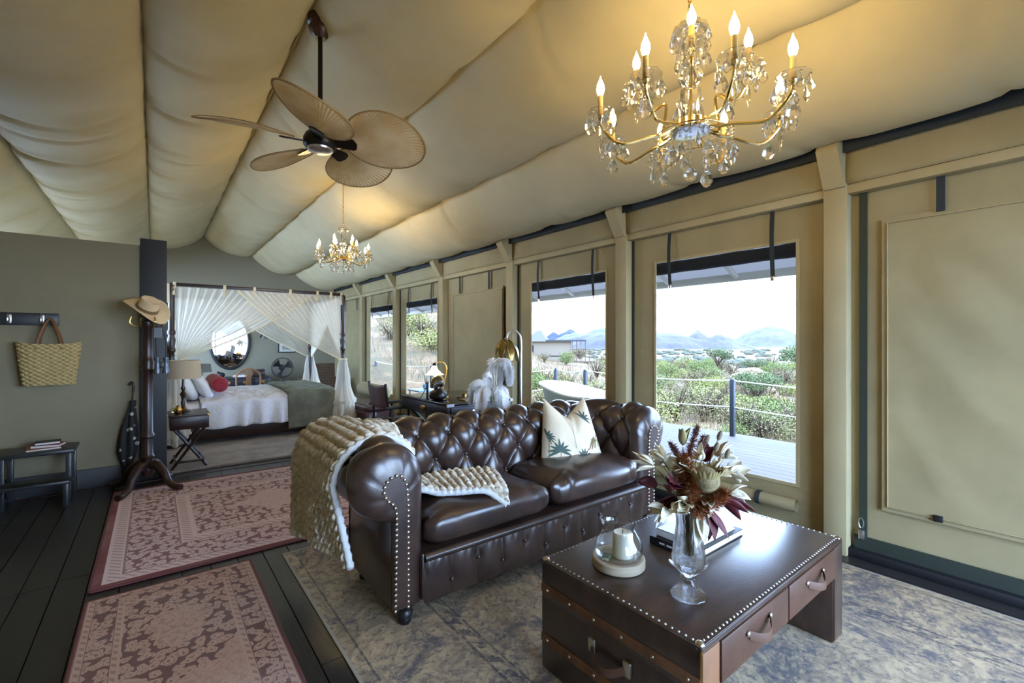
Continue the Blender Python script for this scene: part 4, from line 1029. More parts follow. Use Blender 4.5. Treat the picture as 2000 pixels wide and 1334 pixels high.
plume('green_sprig', 'thin yellow-green sprig drooping toward the candle', V3(-.15, .01, .05), (-.786, .618, -.25), .008, mgreen, 500, .008, .10, 6)
# protea heads
for lb, tip, r in (('big brown protea head in the middle of the bouquet', V3(.02, .13, .085), .045), ('smaller green-brown protea head below the bouquet centre', V3(-.005, .07, .08), .022)):
    t = stem('protea', lb, tip, GRP)
    obj('head', MB().ball(tuple(tip), r, 20, 14, (1, 1, .95)), mprotea, t, 180)
    rg = random.Random(3); bb = MB()
    for k in range(26):
        a = k * 2.4; d = (R_ * cos(a) + F_ * sin(a)) * .8 + UP * .55
        bb.join(leaf(tip + d * r * .5 - UP * r * .5, d, r * 1.5, r * .22, .4, -.3))
    obj('bracts', bb, mgreen, t, 180)
for lb, tip in (('leftmost fuzzy bunny-tail seed head', V3(.075, .235, -.03)), ('highest and largest bunny-tail seed head', V3(.115, .25, -.02)), ('middle bunny-tail seed head', V3(.095, .215, .0)), ('rightmost bunny-tail seed head above the white leaves', V3(.128, .195, .01))):
    t = stem('bunny_tail', lb, tip, GRP); obj('seed_head', MB().ball((0, 0, 0), .0085, 12, 10, (1, 1, 2.1)).xf(Matrix.Translation(tip) @ Matrix.Rotation(.35, 4, F_)), mtail, t, 180)
# books
mblackb = M('black_book_cover', c8(26, 26, 30), .45); mwhiteb = M('white_book_cover', c8(232, 232, 236), .35); mpage = M('page_block', c8(226, 222, 210), .9, bump=.001, bs=300, stretch=(1, 1, 60))
def book(label, x0, x1, y0, y1, z0, t, mat_, rz=0, name='book', group=None, lines=None):
    bk = thing(name, label, 'book', ((x0 + x1) / 2, (y0 + y1) / 2, z0), rz, group); a, b = (x1 - x0) / 2, (y1 - y0) / 2
    obj('cover', MB().rbox(-a, a, -b, b, 0, .003, .001, 1).rbox(-a, a, -b, b, t - .003, t, .001, 1).rbox(-a, -a + .004, -b, b, 0, t, .001, 1), mat_, bk)
    obj('pages', MB().box(-a + .004, a - .005, -b + .005, b - .005, .003, t - .003), mpage, bk)
    if lines:
        for q0, q1 in lines: obj('spine_lettering', MB().box(-a - .0006, -a, q0, q1, t * .38, t * .62), mwhiteb, bk)
    return bk
book('wide black book at the bottom of the pile on the trunk table', 1.675, 2.06, .955, 1.172, TZ + .001, .030, mblackb, lines=[(-.01, .025), (.035, .06), (-.06, -.03)])
book('white book lying on the black book on the trunk table', 1.70, 2.03, .975, 1.155, TZ + .032, .030, mwhiteb)

# ---------------------------------------------------------------- hall corner: coat stand, hat, binoculars, bag, stool
csx, csy = -.04, 5.12
cs = thing('coat_stand', 'dark turned-wood coat stand on curved feet beside the charcoal column', 'coat stand', (csx, csy, .013))
obj('pole', MB().lathe([(.001, .10), (.03, .10), (.045, .13), (.055, .17), (.042, .21), (.04, .26), (.05, .28), (.04, .30), (.04, .44), (.05, .45), (.05, .47), (.038, .49), (.036, .9), (.04, 1.02), (.05, 1.04), (.044, 1.06), (.052, 1.10), (.04, 1.13), (.036, 1.17), (.036, 1.40), (.05, 1.42), (.05, 1.46), (.03, 1.48), (.034, 1.51), (.001, 1.53)], 20), m_darkwood, cs)
for k in range(4):
    a = radians(235 + 78 * k if k < 2 else 60 + 80 * (k - 2)); c_, s_ = cos(a), sin(a)
    pts = spline([(.02 * c_, .02 * s_, .20), (.09 * c_, .09 * s_, .205), (.16 * c_, .16 * s_, .15), (.21 * c_, .21 * s_, .065), (.27 * c_, .27 * s_, .028), (.33 * c_, .33 * s_, .022)])
    n_ = len(pts); obj('leg', MB().tube(pts, [lerp(.040, .022, i / n_) * (1.2 if i > n_ - 6 else 1) for i in range(n_)], 10), m_darkwood, cs)
for k in range(4):
    a = k * pi / 2 + .4; c_, s_ = cos(a), sin(a)
    obj('hook', MB().tube(spline([(.03 * c_, .03 * s_, 1.43), (.09 * c_, .09 * s_, 1.42), (.13 * c_, .13 * s_, 1.45), (.12 * c_, .12 * s_, 1.50)]), .006, 6), m_brass, cs)
hat = thing('straw_hat', 'cream wide-brimmed hat hanging tilted on top of the coat stand', 'hat', (csx + .0, csy - .02, 1.60))
m_felt = M('cream_felt', c8(214, 190, 150), .85, bump=.001, bs=200, var=.06, vs=8)
hm = Matrix.Rotation(-.618, 4, 'Z') @ Matrix.Rotation(.62, 4, 'Y') @ Matrix.Rotation(.30, 4, 'X')
def brim(u, v):
    a = 2 * pi * u; r = lerp(.075, .165, v); return (r * 1.12 * cos(a), r * .92 * sin(a), .045 * v * v * abs(sin(a)) ** 2 - .03 * v * cos(a) ** 2 - .02)
obj('brim', MB().grid(brim, 40, 8, cu=True).solid(.003).xf(hm), m_felt, hat, 180)
def crown(u, v):
    a = 2 * pi * u; r = .078 * (1 - .18 * v) * (1 if v < .85 else (1 - v) / .15); z_ = .10 * min(1, v / .85) - .02
    pin = .018 * exp(-((sin(a)) / .35) ** 2) * (cos(a) > 0) * v; dn = -.035 * exp(-(sin(a) * r / .03) ** 2) * (v > .8)
    return (r * 1.1 * cos(a) - pin * cos(a), r * .9 * sin(a), z_ + dn)
obj('crown', MB().grid(crown, 40, 20, cu=True).xf(hm), m_felt, hat, 180)
obj('hat_band', MB().lathe([(.079, -.018), (.081, -.018), (.080, .008), (.078, .008)], 40).xf(hm @ Matrix.Diagonal((1.1, .9, 1, 1))), M('hat_ribbon', c8(120, 96, 66), .7), hat)
m_gun = M('gunmetal', c8(96, 102, 112), .35, .7)
bn = thing('binoculars', 'pair of gunmetal grey binoculars hanging by a strap from the coat stand', 'binoculars', (csx + .095, csy - .10, 1.02))
for q in (-.03, .03): obj('barrel', MB().lathe([(.001, 0), (.024, 0), (.026, .03), (.020, .05), (.019, .11), (.022, .12), (.022, .14), (.001, .14)], 16, (q, 0, 0)), m_gun, bn)
obj('bridge', MB().rbox(-.025, .025, -.012, .012, .05, .10, .004), m_black, bn)
obj('strap', MB().tube(spline([(-.03, 0, .14), (-.04, .02, .28), (-.035, .05, .42), (-.005, .05, .42), (.028, .02, .28), (.03, 0, .14)]), .004, 5), m_black, bn)
lb_ = thing('luggage_tag', 'small pale grey tag hanging under the hat on the coat stand', 'tag', (csx + .07, csy - .12, 1.33), -.5)
obj('card', MB().rbox(-.03, .03, -.003, .003, 0, .09, .002, 1), M('pale_grey_card', c8(130, 140, 150), .6), lb_); obj('cord', MB().tube([(0, 0, .09), (-.01, .04, .115)], .0015, 5), m_black, lb_)
um = thing('umbrella', 'folded black umbrella with white floral print leaning behind the coat stand', 'umbrella', (-.20, 5.40, .0), 0)
g = G('floral_black'); v = g.voro(16); g.set('Base Color', g.mix(v.sm(.30, .22) * g.noise(40, 2).sm(.35, .5), c8(18, 18, 20), c8(200, 196, 184))).set('Roughness', .7); m_floral = g.m
def umf(u, v_):
    a = 2 * pi * u; r = lerp(.02, .065, sstep(0, .35, v_)) * lerp(1, .35, sstep(.5, 1, v_)) * (1 + .22 * cos(6 * a + 4 * v_)); return (r * cos(a) + .05 * v_, r * sin(a) * .7 + .02 * v_, .10 + .66 * v_)
obj('folded_canopy', MB().grid(umf, 48, 24, cu=True), m_floral, um, 180)
obj('shaft', MB().tube([(0, 0, .0), (.05, .02, .80), (.053, .022, .86)], .007, 8), m_black, um)
obj('handle', MB().tube(spline([(.053, .022, .84), (.055, .022, .90), (.04, .022, .925), (.02, .022, .90)]), .012, 8), m_darkwood, um)
rk = thing('hook_rack', 'black wooden rack with metal hooks on the partition wall', 'hook rack', (-1.0, 5.499, 1.435))
obj('board', MB().rbox(-.45, .36, -.022, 0, 0, .105, .004), m_black, rk)
for q in (-.30, .07, .26):
    h_ = obj('hook', MB().rbox(q - .014, q + .014, -.028, -.02, .015, .09, .003), m_steel, rk)
    obj('prong', MB().tube(spline([(q, -.025, .05), (q, -.05, .02), (q, -.075, .03), (q, -.078, .055)]), .005, 6), m_steel, h_)
    obj('prong', MB().tube(spline([(q, -.025, .08), (q, -.045, .085), (q, -.055, .10)]), .005, 6), m_steel, h_)
m_straw = None
g = G('woven_straw'); x, y, z = g.xyz(); wv = ((x * 130 + (z * 95).sin() * .0).sin() * (z * 190).sin()); n = g.noise(14, 3)
g.set('Base Color', g.mix((wv * .5 + .5) * .6 + n * .4, c8(150, 124, 74), c8(214, 192, 136))).set('Roughness', .85); g.bump(wv, .006); m_straw = g.m
bag = thing('straw_basket', 'woven straw basket bag with leather handles hanging from the hook rack', 'basket', (-.685, 5.405, .935))
def bkf(u, v_, k=1):
    a = 2 * pi * u; w_ = lerp(.155, .195, v_) * k; d_ = lerp(.06, .075, v_) * k; e_ = .55
    sg = lambda c: math.copysign(abs(c) ** e_, c); z_ = .345 * v_ + .018 * cos(a) ** 2 * v_ + .004 * sin(z_w * v_)
    return (w_ * sg(cos(a)), d_ * sg(sin(a)), z_ + .004 * nz(a * 3, v_ * 4))
z_w = 60
bb = MB().grid(bkf, 64, 30, cu=True); bb.add(*(lambda b: (b.v, [f[::-1] for f in b.f]))(MB().grid(lambda u, v_: bkf(u, v_, .96), 64, 30, cu=True))); bb.f.append(tuple(range(64))[::-1])
obj('weave', bb, m_straw, bag, 180)
for k in range(9):
    obj('braid_row', MB().grid(lambda u, v_: tuple(Vector(bkf(u, (k + .5) / 9.0, 1.0)) + Vector((cos(2 * pi * u), sin(2 * pi * u), 0)) * (.006 * sin(pi * v_) * (.6 + .4 * sin(u * 150))) + Vector((0, 0, (v_ - .5) * .036))), 120, 4, cu=True), m_straw, bag, 180)
for q in (-1, 1):
    obj('handle', MB().tube(spline([(-.075, q * .068, .30), (-.055, q * .045, .42), (-.0, .02 + q * .012, .555), (.055, q * .045, .42), (.075, q * .068, .30)]), .010, 8), m_tan if q < 0 else m_tan, bag)
stl = thing('step_stool', 'dark painted wooden step stool against the partition wall', 'stool', (-.725, 5.26, 0))
m_dkpaint = M('dark_blue_black_paint', c8(34, 38, 42), .35, bump=.0004, bs=50)
obj('top', MB().rbox(-.22, .22, -.17, .17, .40, .43, .006), m_dkpaint, stl)
for sx in (-1, 1):
    for sy in (-1, 1): obj('leg', MB().rbox(sx * .185 - .018, sx * .185 + .018, sy * .145 - .018, sy * .145 + .018, 0, .40, .004), m_dkpaint, stl)
    obj('apron', MB().box(sx * .185 - .01, sx * .185 + .01, -.14, .14, .33, .40), m_dkpaint, stl)
    obj('stretcher', MB().box(sx * .185 - .01, sx * .185 + .01, -.30, .14, .14, .17), m_dkpaint, stl)
    obj('step_leg', MB().rbox(sx * .185 - .016, sx * .185 + .016, -.31, -.275, 0, .19, .003), m_dkpaint, stl)
obj('step', MB().rbox(-.21, .21, -.33, -.13, .19, .215, .005), m_dkpaint, stl)
mred_b = M('red_cover', c8(150, 44, 58), .5); mtan_b = M('tan_cover', c8(150, 126, 100), .6)
book('tan magazine at the bottom of the pile on the step stool', -.80, -.60, 5.16, 5.34, .431, .014, mtan_b, .15)
book('red book in the middle of the pile on the step stool', -.76, -.585, 5.18, 5.32, .446, .022, mred_b, -.2)
book('black notebook on top of the pile on the step stool', -.75, -.60, 5.19, 5.31, .469, .02, mblackb, .1)
# fuller bouquet
random.seed(31)
spray('small cream petals in the upper middle of the bouquet', V3(.03, .175, .03), 8, .05, .012, mcream, .9, UP)
spray('cream tuft at the left of the protea', V3(-.03, .15, .055), 9, .05, .014, mcream, .8, -R_ * .4 + UP * .6 - F_ * .5)
spray('ivory petals below the protea', V3(.03, .065, .09), 8, .05, .015, mivory, .8, -F_ - UP * .2)
spray('cream petals at the lower left in front of the rim', V3(-.045, .055, .085), 9, .06, .016, mcream, .8, -R_ * .5 - F_ * .6)
spray('white leaves low on the right side', V3(.11, .075, .05), 8, .065, .018, mivory, .7, R_ * .8 - F_ * .3)
spray('cream flower at the upper left above the burgundy leaves', V3(-.09, .17, .02), 9, .06, .014, mcream, .7, -R_ * .5 + UP * .6)
plume('rust_plume', 'short rust plume right of the protea', V3(.05, .15, .06), (.3, -.2, 1), .022, mrust, 1000, .015, .08, 12)
plume('brown_sprig', 'fine brown sprig at the top right of the spike', V3(.06, .25, -.02), (.3, -.2, 1), .012, mbrown, 500, .012, .08, 13)
redl('dark red leaves at the lower left of the vase', V3(-.06, .06, .05), -R_ * .6 - UP * .3, 4, .06, .014)
# ---------------------------------------------------------------- four-poster bed
BX0, BX1, BY0, BY1, BH = .17, 2.22, 6.92, 8.70, 1.99
bed = thing('canopy_bed', 'dark wooden four-poster bed with canopy frame in the bedroom', 'bed', (1.2, 7.8, 0))
def B(x, y): return (x - 1.2, y - 7.8)
pprof = [(.045, 0), (.045, .30), (.034, .33), (.04, .36), (.03, .40), (.034, .60), (.034, 1.10), (.03, 1.16), (.044, 1.18), (.044, 1.20), (.032, 1.23), (.042, 1.30), (.042, 1.33), (.030, 1.37), (.043, 1.40), (.043, 1.42), (.032, 1.45), (.034, 1.90), (.042, 1.93), (.036, BH)]
for x_ in (BX0, BX1):
    for y_ in (BY0, BY1): obj('post', MB().lathe([(.001, 0)] + pprof + [(.001, BH)], 16, B(x_, y_) + (0,)), m_darkwood, bed)
m_cream_rail = M('canopy_rail', c8(92, 74, 60), .5)
for y_ in (BY0, BY1): obj('canopy_rail', MB().rbox(BX0 - 1.2, BX1 - 1.2, y_ - 7.8 - .018, y_ - 7.8 + .018, BH - .01, BH + .03, .004), m_darkwood, bed)
for x_ in (BX0, BX1): obj('canopy_rail', MB().rbox(x_ - 1.2 - .018, x_ - 1.2 + .018, BY0 - 7.8, BY1 - 7.8, BH - .01, BH + .03, .004), m_darkwood, bed)
for y_ in (BY0, BY1): obj('side_rail', MB().rbox(BX0 - 1.2, BX1 - 1.2, y_ - 7.8 - .02, y_ - 7.8 + .02, .06, .27, .006), m_darkwood, bed)
obj('foot_rail', MB().rbox(BX1 - 1.2 - .02, BX1 - 1.2 + .02, BY0 - 7.8, BY1 - 7.8, .06, .30, .006), m_darkwood, bed)
obj('headboard', MB().rbox(BX0 - 1.2 - .02, BX0 - 1.2 + .02, BY0 - 7.8 + .03, BY1 - 7.8 - .03, .06, .95, .01), m_darkwood, bed)
mat_ = thing('mattress', 'white mattress with fitted sheet on the four-poster bed', 'mattress', (1.2, 7.8, .22))
obj('sheeted_block', cushion(0, 0, .15, 1.0, .86, .155, .22, .12, 3, .01, .004), m_white_cotton, mat_, 180)
def coverlet(x0, x1, ztop, hem, off, seed, fold=.02, rnd=.07, y0=BY0 - .045, y1=BY1 + .04):
    lf_ = ztop - hem; Lt = 2 * lf_ + (y1 - y0)
    def fn(u, v):
        s = v * Lt; x_ = lerp(x0, x1, u)
        if s < lf_: 
            t = 1 - s / lf_; w = fold * (1 - .8 * sstep(1.36, 1.44, x_)) * t * (sin(x_ * 26 + 3 * nz(x_ * 3, seed)) + .8 * nz(x_ * 12, seed)) - .035 * t * .6
            y_, z_ = y0 - off + w - .01, lerp(hem + .02 * nz(x_ * 4, seed), ztop, s / lf_)
        elif s < lf_ + y1 - y0:
            y_ = y0 + s - lf_; z_ = ztop + .02 * sin(pi * (s - lf_) / (y1 - y0)) + .016 * nz(x_ * 5, y_ * 5, seed) + .01 * nz(x_ * 14, y_ * 9, seed); y_ = max(y_, y0 - off)
        else:
            t = (s - lf_ - (y1 - y0)) / lf_; y_, z_ = y1 + off + fold * t * sin(x_ * 24), lerp(ztop, hem, t)
        e = exp(-abs(s - lf_) / rnd) + exp(-abs(s - lf_ - (y1 - y0)) / rnd)
        z_ -= .035 * e; y_ += .012 * e * (1 if s < Lt / 2 else -1)
        ed = max(sstep(.06, 0, u * (x1 - x0)), sstep(.06, 0, (1 - u) * (x1 - x0))); z_ -= .015 * ed if lf_ < s < lf_ + y1 - y0 else 0
        return (x_ + (.02 * nz(z_ * 3, seed) if s < lf_ else 0), y_, z_ + off * (1 if lf_ < s < lf_ + y1 - y0 else 0))
    return MB().grid(fn, int((x1 - x0) / .018), int(Lt / .03)).solid(.012)
dv = thing('duvet', 'rumpled white duvet spread over the bed', 'duvet', (1.2, 7.8, 0))
m_duvet = M('white_duvet', c8(232, 234, 242), .9, bump=.02, bs=7, bdet=5)
obj('cover', coverlet(.46, 2.10, .575, .20, .0, 2, .035).xf(Matrix.Translation((-1.2, -7.8, 0))), m_duvet, dv, 180)
gt = thing('green_bedspread', 'sage green woven bedspread folded across the foot of the bed', 'bedspread', (1.75, 7.8, 0))
g = G('sage_weave'); x, y, z = g.xyz(); wv = (x * 420).sin() * ((z + y) * 420).sin(); g.set('Base Color', g.mix(g.noise(6, 4).sm(.3, .7), c8(118, 120, 102), c8(146, 147, 126))).set('Roughness', .95); g.bump(wv, .004); m_sage = g.m
obj('weave', coverlet(1.46, 2.13, .60, .10, .018, 7, .008).xf(Matrix.Translation((-1.75, -7.8, 0))), m_sage, gt, 180)
def pillow(label, x, y, z, rz, ln=.30, hh=.21, th=.085, mat_=None, tilt=.5):
    t = thing('bed_pillow', label, 'pillow', (x, y, z), rz, 'white pillows on the bed')
    b = cushion(0, 0, 0, th, ln, hh, .8, .75, x * 9 + y, 0, .008, 48, 28); b.xf(Matrix.Rotation(-tilt, 4, 'Y')); obj('pillowcase', b, m_white_cotton, t, 180)
pillow('near white pillow leaning on the headboard', .33, 7.30, .72, 0); pillow('far white pillow leaning on the headboard', .33, 8.20, .72, 0)
pillow('white pillow in front of the near one beside the red bolster', .50, 7.28, .71, .05, .27, .19, .08); 
bo = thing('red_bolster', 'rolled red bolster cushion lying across the bed beside the pillows', 'cushion', (.68, 7.45, .735))
m_redf = M('red_fabric', c8(150, 40, 58), .8, bump=.001, bs=200, var=.1, vs=8); m_redp = M('red_roll', c8(176, 92, 100), .8, bump=.001, bs=200)
obj('roll', MB().lathe([(.095, -.42), (.10, -.40), (.10, .40), (.095, .42)], 28, (0, 0, 0), 'y'), m_redp, bo)
obj('end_cap', MB().lathe([(.001, -.418), (.03, -.425), (.085, -.424), (.097, -.414)], 28, (0, 0, 0), 'y'), m_redf, bo)
obj('end_button', MB().ball((0, -.422, 0), .012, 10, 6), m_redf, bo)

# mosquito net: gathered panels tied back to the posts
g = G('mosquito_net'); nt = g.nt
tr = nt.nodes.new('ShaderNodeBsdfTransparent'); df = nt.nodes.new('ShaderNodeBsdfDiffuse'); tl_ = nt.nodes.new('ShaderNodeBsdfTranslucent')
for q in (df, tl_): q.inputs[0].default_value = c8(250, 244, 230) + (1,)
m1 = nt.nodes.new('ShaderNodeMixShader'); m1.inputs[0].default_value = .45; m2 = nt.nodes.new('ShaderNodeMixShader')
lw = nt.nodes.new('ShaderNodeLayerWeight'); lw.inputs[0].default_value = .35
fac = X(nt, lw.outputs['Facing']) * .45 + .50
nt.links.new(df.outputs[0], m1.inputs[1]); nt.links.new(tl_.outputs[0], m1.inputs[2]); nt.links.new(fac.o, m2.inputs[0]); nt.links.new(tr.outputs[0], m2.inputs[1]); nt.links.new(m1.outputs[0], m2.inputs[2]); nt.links.new(m2.outputs[0], nt.nodes['Material Output'].inputs[0])
m_net = g.m
m_tape = M('net_tape', c8(232, 218, 184), .85)
net = thing('mosquito_net', 'sheer cream mosquito net hung from the canopy and tied back to the bed posts', 'bed curtain', (1.2, 7.8, 0))
def panel(p0, p1, tie, nrm, nfold, seed, sag=.12, full=1.0):
    """p0 at the post, p1 far along the rail; gathers toward tie"""
    p0, p1, tie, nrm = Vector(p0), Vector(p1), Vector(tie), Vector(nrm)
    def fn(u, v):
        top = lerp(p0, p1, u); q = v ** (1.0 + .25 * u)
        p = lerp(top, tie, q)
        p.z -= sag * u * sin(pi * v) * .9 * (1 - .2 * v) - .05 * (1 - u) * sin(pi * v)
        amp = .022 * sin(pi * min(1, .08 + v)) * (1 - .55 * v) + .006
        p += nrm * amp * (sin(2 * pi * nfold * u + 2.4 * nz(u * 4, v * 2, seed)) + .5 * nz(u * 9, v * 3, seed))
        p -= nrm * .02 * (1 - u)
        return tuple(p - Vector((1.2, 7.8, 0)))
    return MB().grid(fn, 110, 40), [Vector(fn(1, k / 20)) for k in range(21)]
def net_panel(*a, **k):
    b, ed = panel(*a, **k); o = obj('net_panel', b, m_net, net, 180)
    obj('hem_tape', MB().tube(ed, .009, 6), m_tape, o)
ZR = BH - .02
net_panel((BX0 + .03, BY0 - .03, ZR), (1.78, BY0 - .03, ZR), (BX0 + .06, BY0 - .02, 1.06), (0, -1, 0), 17, 1)
net_panel((BX1 - .03, BY0 - .05, ZR), (.86, BY0 - .05, ZR), (BX1 - .02, BY0 - .04, 1.02), (0, -1, 0), 17, 2)
net_panel((BX0 + .03, BY1 + .03, ZR), (1.75, BY1 + .03, ZR), (BX0 + .06, BY1 + .02, 1.06), (0, 1, 0), 15, 3)
net_panel((BX1 - .03, BY1 + .05, ZR), (.80, BY1 + .05, ZR), (BX1 - .02, BY1 + .04, 1.02), (0, 1, 0), 15, 4)
net_panel((BX1 + .03, BY0 + .03, ZR), (BX1 + .03, 8.05, ZR), (BX1 + .02, BY0 + .03, 1.02), (1, 0, 0), 12, 5)
net_panel((BX1 + .045, BY1 - .03, ZR), (BX1 + .045, 7.45, ZR), (BX1 + .02, BY1 - .03, 1.02), (1, 0, 0), 12, 6)
def tail(x, y, seed, z0=1.05, z1=.06, r0=.03, r1=.16):
    def fn(u, v):
        a = 2 * pi * u; st_ = .018 * (math.floor(v * 5) % 2) * sstep(.5, .55, v)
        r = lerp(r0, r1, v ** .7) * (1 + .30 * sin(9 * a + seed + 2 * nz(v * 2, seed)) * (.3 + .7 * v) + .15 * nz(a * 2, v * 4, seed)) + st_
        return (x - 1.2 + r * cos(a), y - 7.8 + r * sin(a) * .8, lerp(z0, z1, v) + .03 * sin(3 * a + seed) * v)
    o = obj('net_tail', MB().grid(fn, 72, 40, cu=True), m_net, net, 180)
    for zz, rr in ((.62, .72), (.36, .88)):
        v = (z0 - zz) / (z0 - z1)
        def rf(u, w_):
            a = 2 * pi * u; p = Vector(fn(u, min(1, v + w_ * .22))); k = 1 + .16 * w_; c_ = Vector((x - 1.2, y - 7.8, p.z)); d = p - c_
            return tuple(c_ + d * k * (1 + .10 * w_ * sin(15 * a + seed)))
        obj('ruffle', MB().grid(rf, 90, 8, cu=True), m_net, o, 180)
    obj('tie_band', MB().lathe([(r0 + .012, -.012), (r0 + .016, -.012), (r0 + .016, .012), (r0 + .012, .012)], 16, (x - 1.2, y - 7.8, z0)), m_tape, o)
tail(BX1 - .01, BY0 - .05, 1, 1.04, .06, .045, .15); tail(BX1 + .01, BY1 + .05, 2, 1.04, .10, .045, .17); tail(BX0 + .03, BY0 - .03, 3, 1.06, .06, .045, .12)
random.seed(9)
for x_ in (.20, .72, 1.06, 1.50, 1.86, 2.05, 2.20):
    o = obj('ribbon_tie', MB().rbox(x_ - 1.2 - .016, x_ - 1.2 + .016, BY0 - 7.8 - .026, BY0 - 7.8 + .022, BH - .04, BH + .036, .003, 1), m_tape, net)
    obj('ribbon_end', MB().rbox(x_ - 1.2 - .022, x_ - 1.2 + .004, BY0 - 7.8 - .034, BY0 - 7.8 - .028, BH - .10 - random.random() * .05, BH - .02, .002, 1), m_tape, o)
o = obj('ribbon_end', MB().rbox(BX0 - 1.2 - .05, BX0 - 1.2 - .02, BY0 - 7.8 - .05, BY0 - 7.8 - .044, BH - .22, BH + .01, .002, 1), m_tape, net)

# ---------------------------------------------------------------- bedside and back of the bedroom
ns = thing('folding_nightstand', 'dark wooden nightstand with drawer on crossed folding legs beside the charcoal column', 'nightstand', (.29, 5.90, 0))
obj('top', MB().rbox(-.175, .175, -.22, .22, .535, .555, .004), m_darkwood, ns)
obj('case', MB().rbox(-.165, .165, -.21, .21, .405, .536, .004), m_darkwood, ns)
dr = obj('drawer', MB().rbox(-.155, .155, -.222, -.20, .415, .53, .003), m_darkwood, ns)
obj('brass_corner', MB().box(.15, .177, -.224, -.19, .537, .557), m_brass, ns)
for sy in (-.17, .17):
    for q in (-1, 1): obj('crossed_leg', MB().tube([(q * .15, sy + q * .012, 0), (-q * .13, sy + q * .012, .41)], .014, 8), m_darkwood, ns)
for q in (-1, 1): obj('stretcher', MB().rbox(q * .118 - .01, q * .118 + .01, -.19, .19, .055, .08, .003), m_darkwood, ns)
obj('stretcher', MB().rbox(-.118, .118, -.19, -.17, .06, .085, .003), m_darkwood, ns)
lp = thing('bedside_lamp', 'turned wooden table lamp with linen drum shade on the nightstand', 'lamp', (.245, 5.93, .556))
obj('base', MB().lathe([(.001, 0), (.07, 0), (.072, .012), (.03, .03), (.016, .05), (.022, .10), (.014, .13), (.02, .16), (.03, .19), (.012, .22), (.022, .25), (.012, .28), (.010, .37), (.001, .37)], 18), m_darkwood, lp)
m_linsh = M('linen_shade', c8(178, 160, 132), .9, bump=.001, bs=300, )
obj('shade', MB().lathe([(.165, .355), (.150, .545), (.147, .545), (.162, .355), (.165, .355)], 36), m_linsh, lp)
bl = thing('brass_bell_pot', 'small brass pot on the nightstand in front of the lamp', 'ornament', (.195, 5.76, .556))
obj('body', MB().lathe([(.001, 0), (.02, 0), (.035, .02), (.04, .045), (.025, .07), (.015, .075), (.018, .085), (.001, .095)], 18), m_gold, bl)
obj('spout', MB().tube(spline([(.03, -.01, .04), (.055, -.015, .055), (.06, -.016, .075)]), [.008] * 17, 6), m_gold, bl); obj('handle', MB().tube(spline([(-.03, 0, .06), (-.055, 0, .055), (-.05, 0, .03), (-.035, 0, .025)]), .004, 6), m_gold, bl)
fn2 = thing('far_nightstand', 'dark nightstand on the far side of the bed', 'nightstand', (.42, 9.15, 0))
obj('case', MB().rbox(-.2, .2, -.2, .2, .38, .56, .004), m_darkwood, fn2)
for sx in (-1, 1):
    for sy in (-1, 1): obj('leg', MB().box(sx * .17 - .02, sx * .17 + .02, sy * .17 - .02, sy * .17 + .02, 0, .38), m_darkwood, fn2)
fl = thing('far_lamp', 'table lamp with grey shade on the far side of the bed', 'lamp', (.62, 9.05, .56))
fn2.location = (.60, 9.15, 0)
obj('base', MB().lathe([(.001, 0), (.06, 0), (.02, .03), (.012, .08), (.012, .25), (.001, .25)], 14), m_darkwood, fl)
obj('shade', MB().lathe([(.145, .235), (.125, .37), (.122, .37), (.142, .235), (.145, .235)], 28), M('grey_shade', c8(108, 108, 100), .9), fl)
# oval mirror
g = G('mirror_silver'); g.set('Metallic', 1.0).set('Base Color', (.86, .88, .88)).set('Roughness', .02); m_mirror = g.m
mi = thing('oval_mirror', 'large oval mirror with black frame on the bedroom back wall', 'mirror', (1.21, 10.745, 1.30))
obj('glass', MB().add([(0, -.02, 0)] + [(.32 * cos(k * pi / 24), -.02, .53 * sin(k * pi / 24)) for k in range(48)], [(0, (k + 1) % 48 + 1, k + 1) for k in range(48)]), m_mirror, mi, 0)
obj('frame', MB().grid(lambda u, v: ((.335 + .028 * cos(2 * pi * v)) * cos(2 * pi * u), -.02 + .02 * sin(2 * pi * v), (.545 + .028 * cos(2 * pi * v)) * sin(2 * pi * u)), 64, 10, cu=True, cv=True), m_black, mi)
# dressing desk, its chair and small things
dd = thing('dressing_desk', 'dark campaign dressing desk with brass drawer plates below the oval mirror', 'desk', (1.40, 10.38, 0))
m_navy = M('dark_navy_wood', c8(36, 34, 44), .35, var=.2, vs=8)
obj('top', MB().rbox(-.45, .45, -.26, .26, .575, .605, .004), m_navy, dd)
for x0 in (-.44, -.145, .15):
    d_ = obj('drawer', MB().rbox(x0, x0 + .285, -.25, .24, .44, .575, .004), m_navy, dd); obj('brass_plate', MB().box(x0 + .10, x0 + .185, -.257, -.249, .485, .535), m_brass, d_)
for sx in (-1, 1):
    for sy in (-1, 1): obj('leg', MB().box(sx * .41 - .025, sx * .41 + .025, sy * .21 - .025, sy * .21 + .025, 0, .45), m_navy, dd)
book('pale closed book on the dressing desk under the mirror', 1.20, 1.45, 10.26, 10.42, .606, .05, mtan_b)
bx_ = thing('keepsake_box', 'dark square box at the right end of the dressing desk', 'box', (1.66, 10.38, .606)); obj('body', MB().rbox(-.10, .10, -.09, .09, 0, .10, .005), m_darkwood, bx_); obj('lid', MB().rbox(-.105, .105, -.095, .095, .10, .135, .006), m_darkwood, bx_)
bd_ = thing('bird_ornament', 'small dark ornament at the left end of the dressing desk', 'ornament', (1.02, 10.33, .606)); obj('body', MB().ball((0, 0, .05), .05, 12, 8, (1.3, .7, 1)), m_black, bd_); obj('head', MB().ball((-.05, 0, .10), .025, 10, 6), m_black, bd_)
m_cane = M('cane', c8(150, 104, 66), .5)
dc = thing('cane_chair', 'arched-back cane chair in front of the dressing desk', 'chair', (1.37, 9.75, 0))
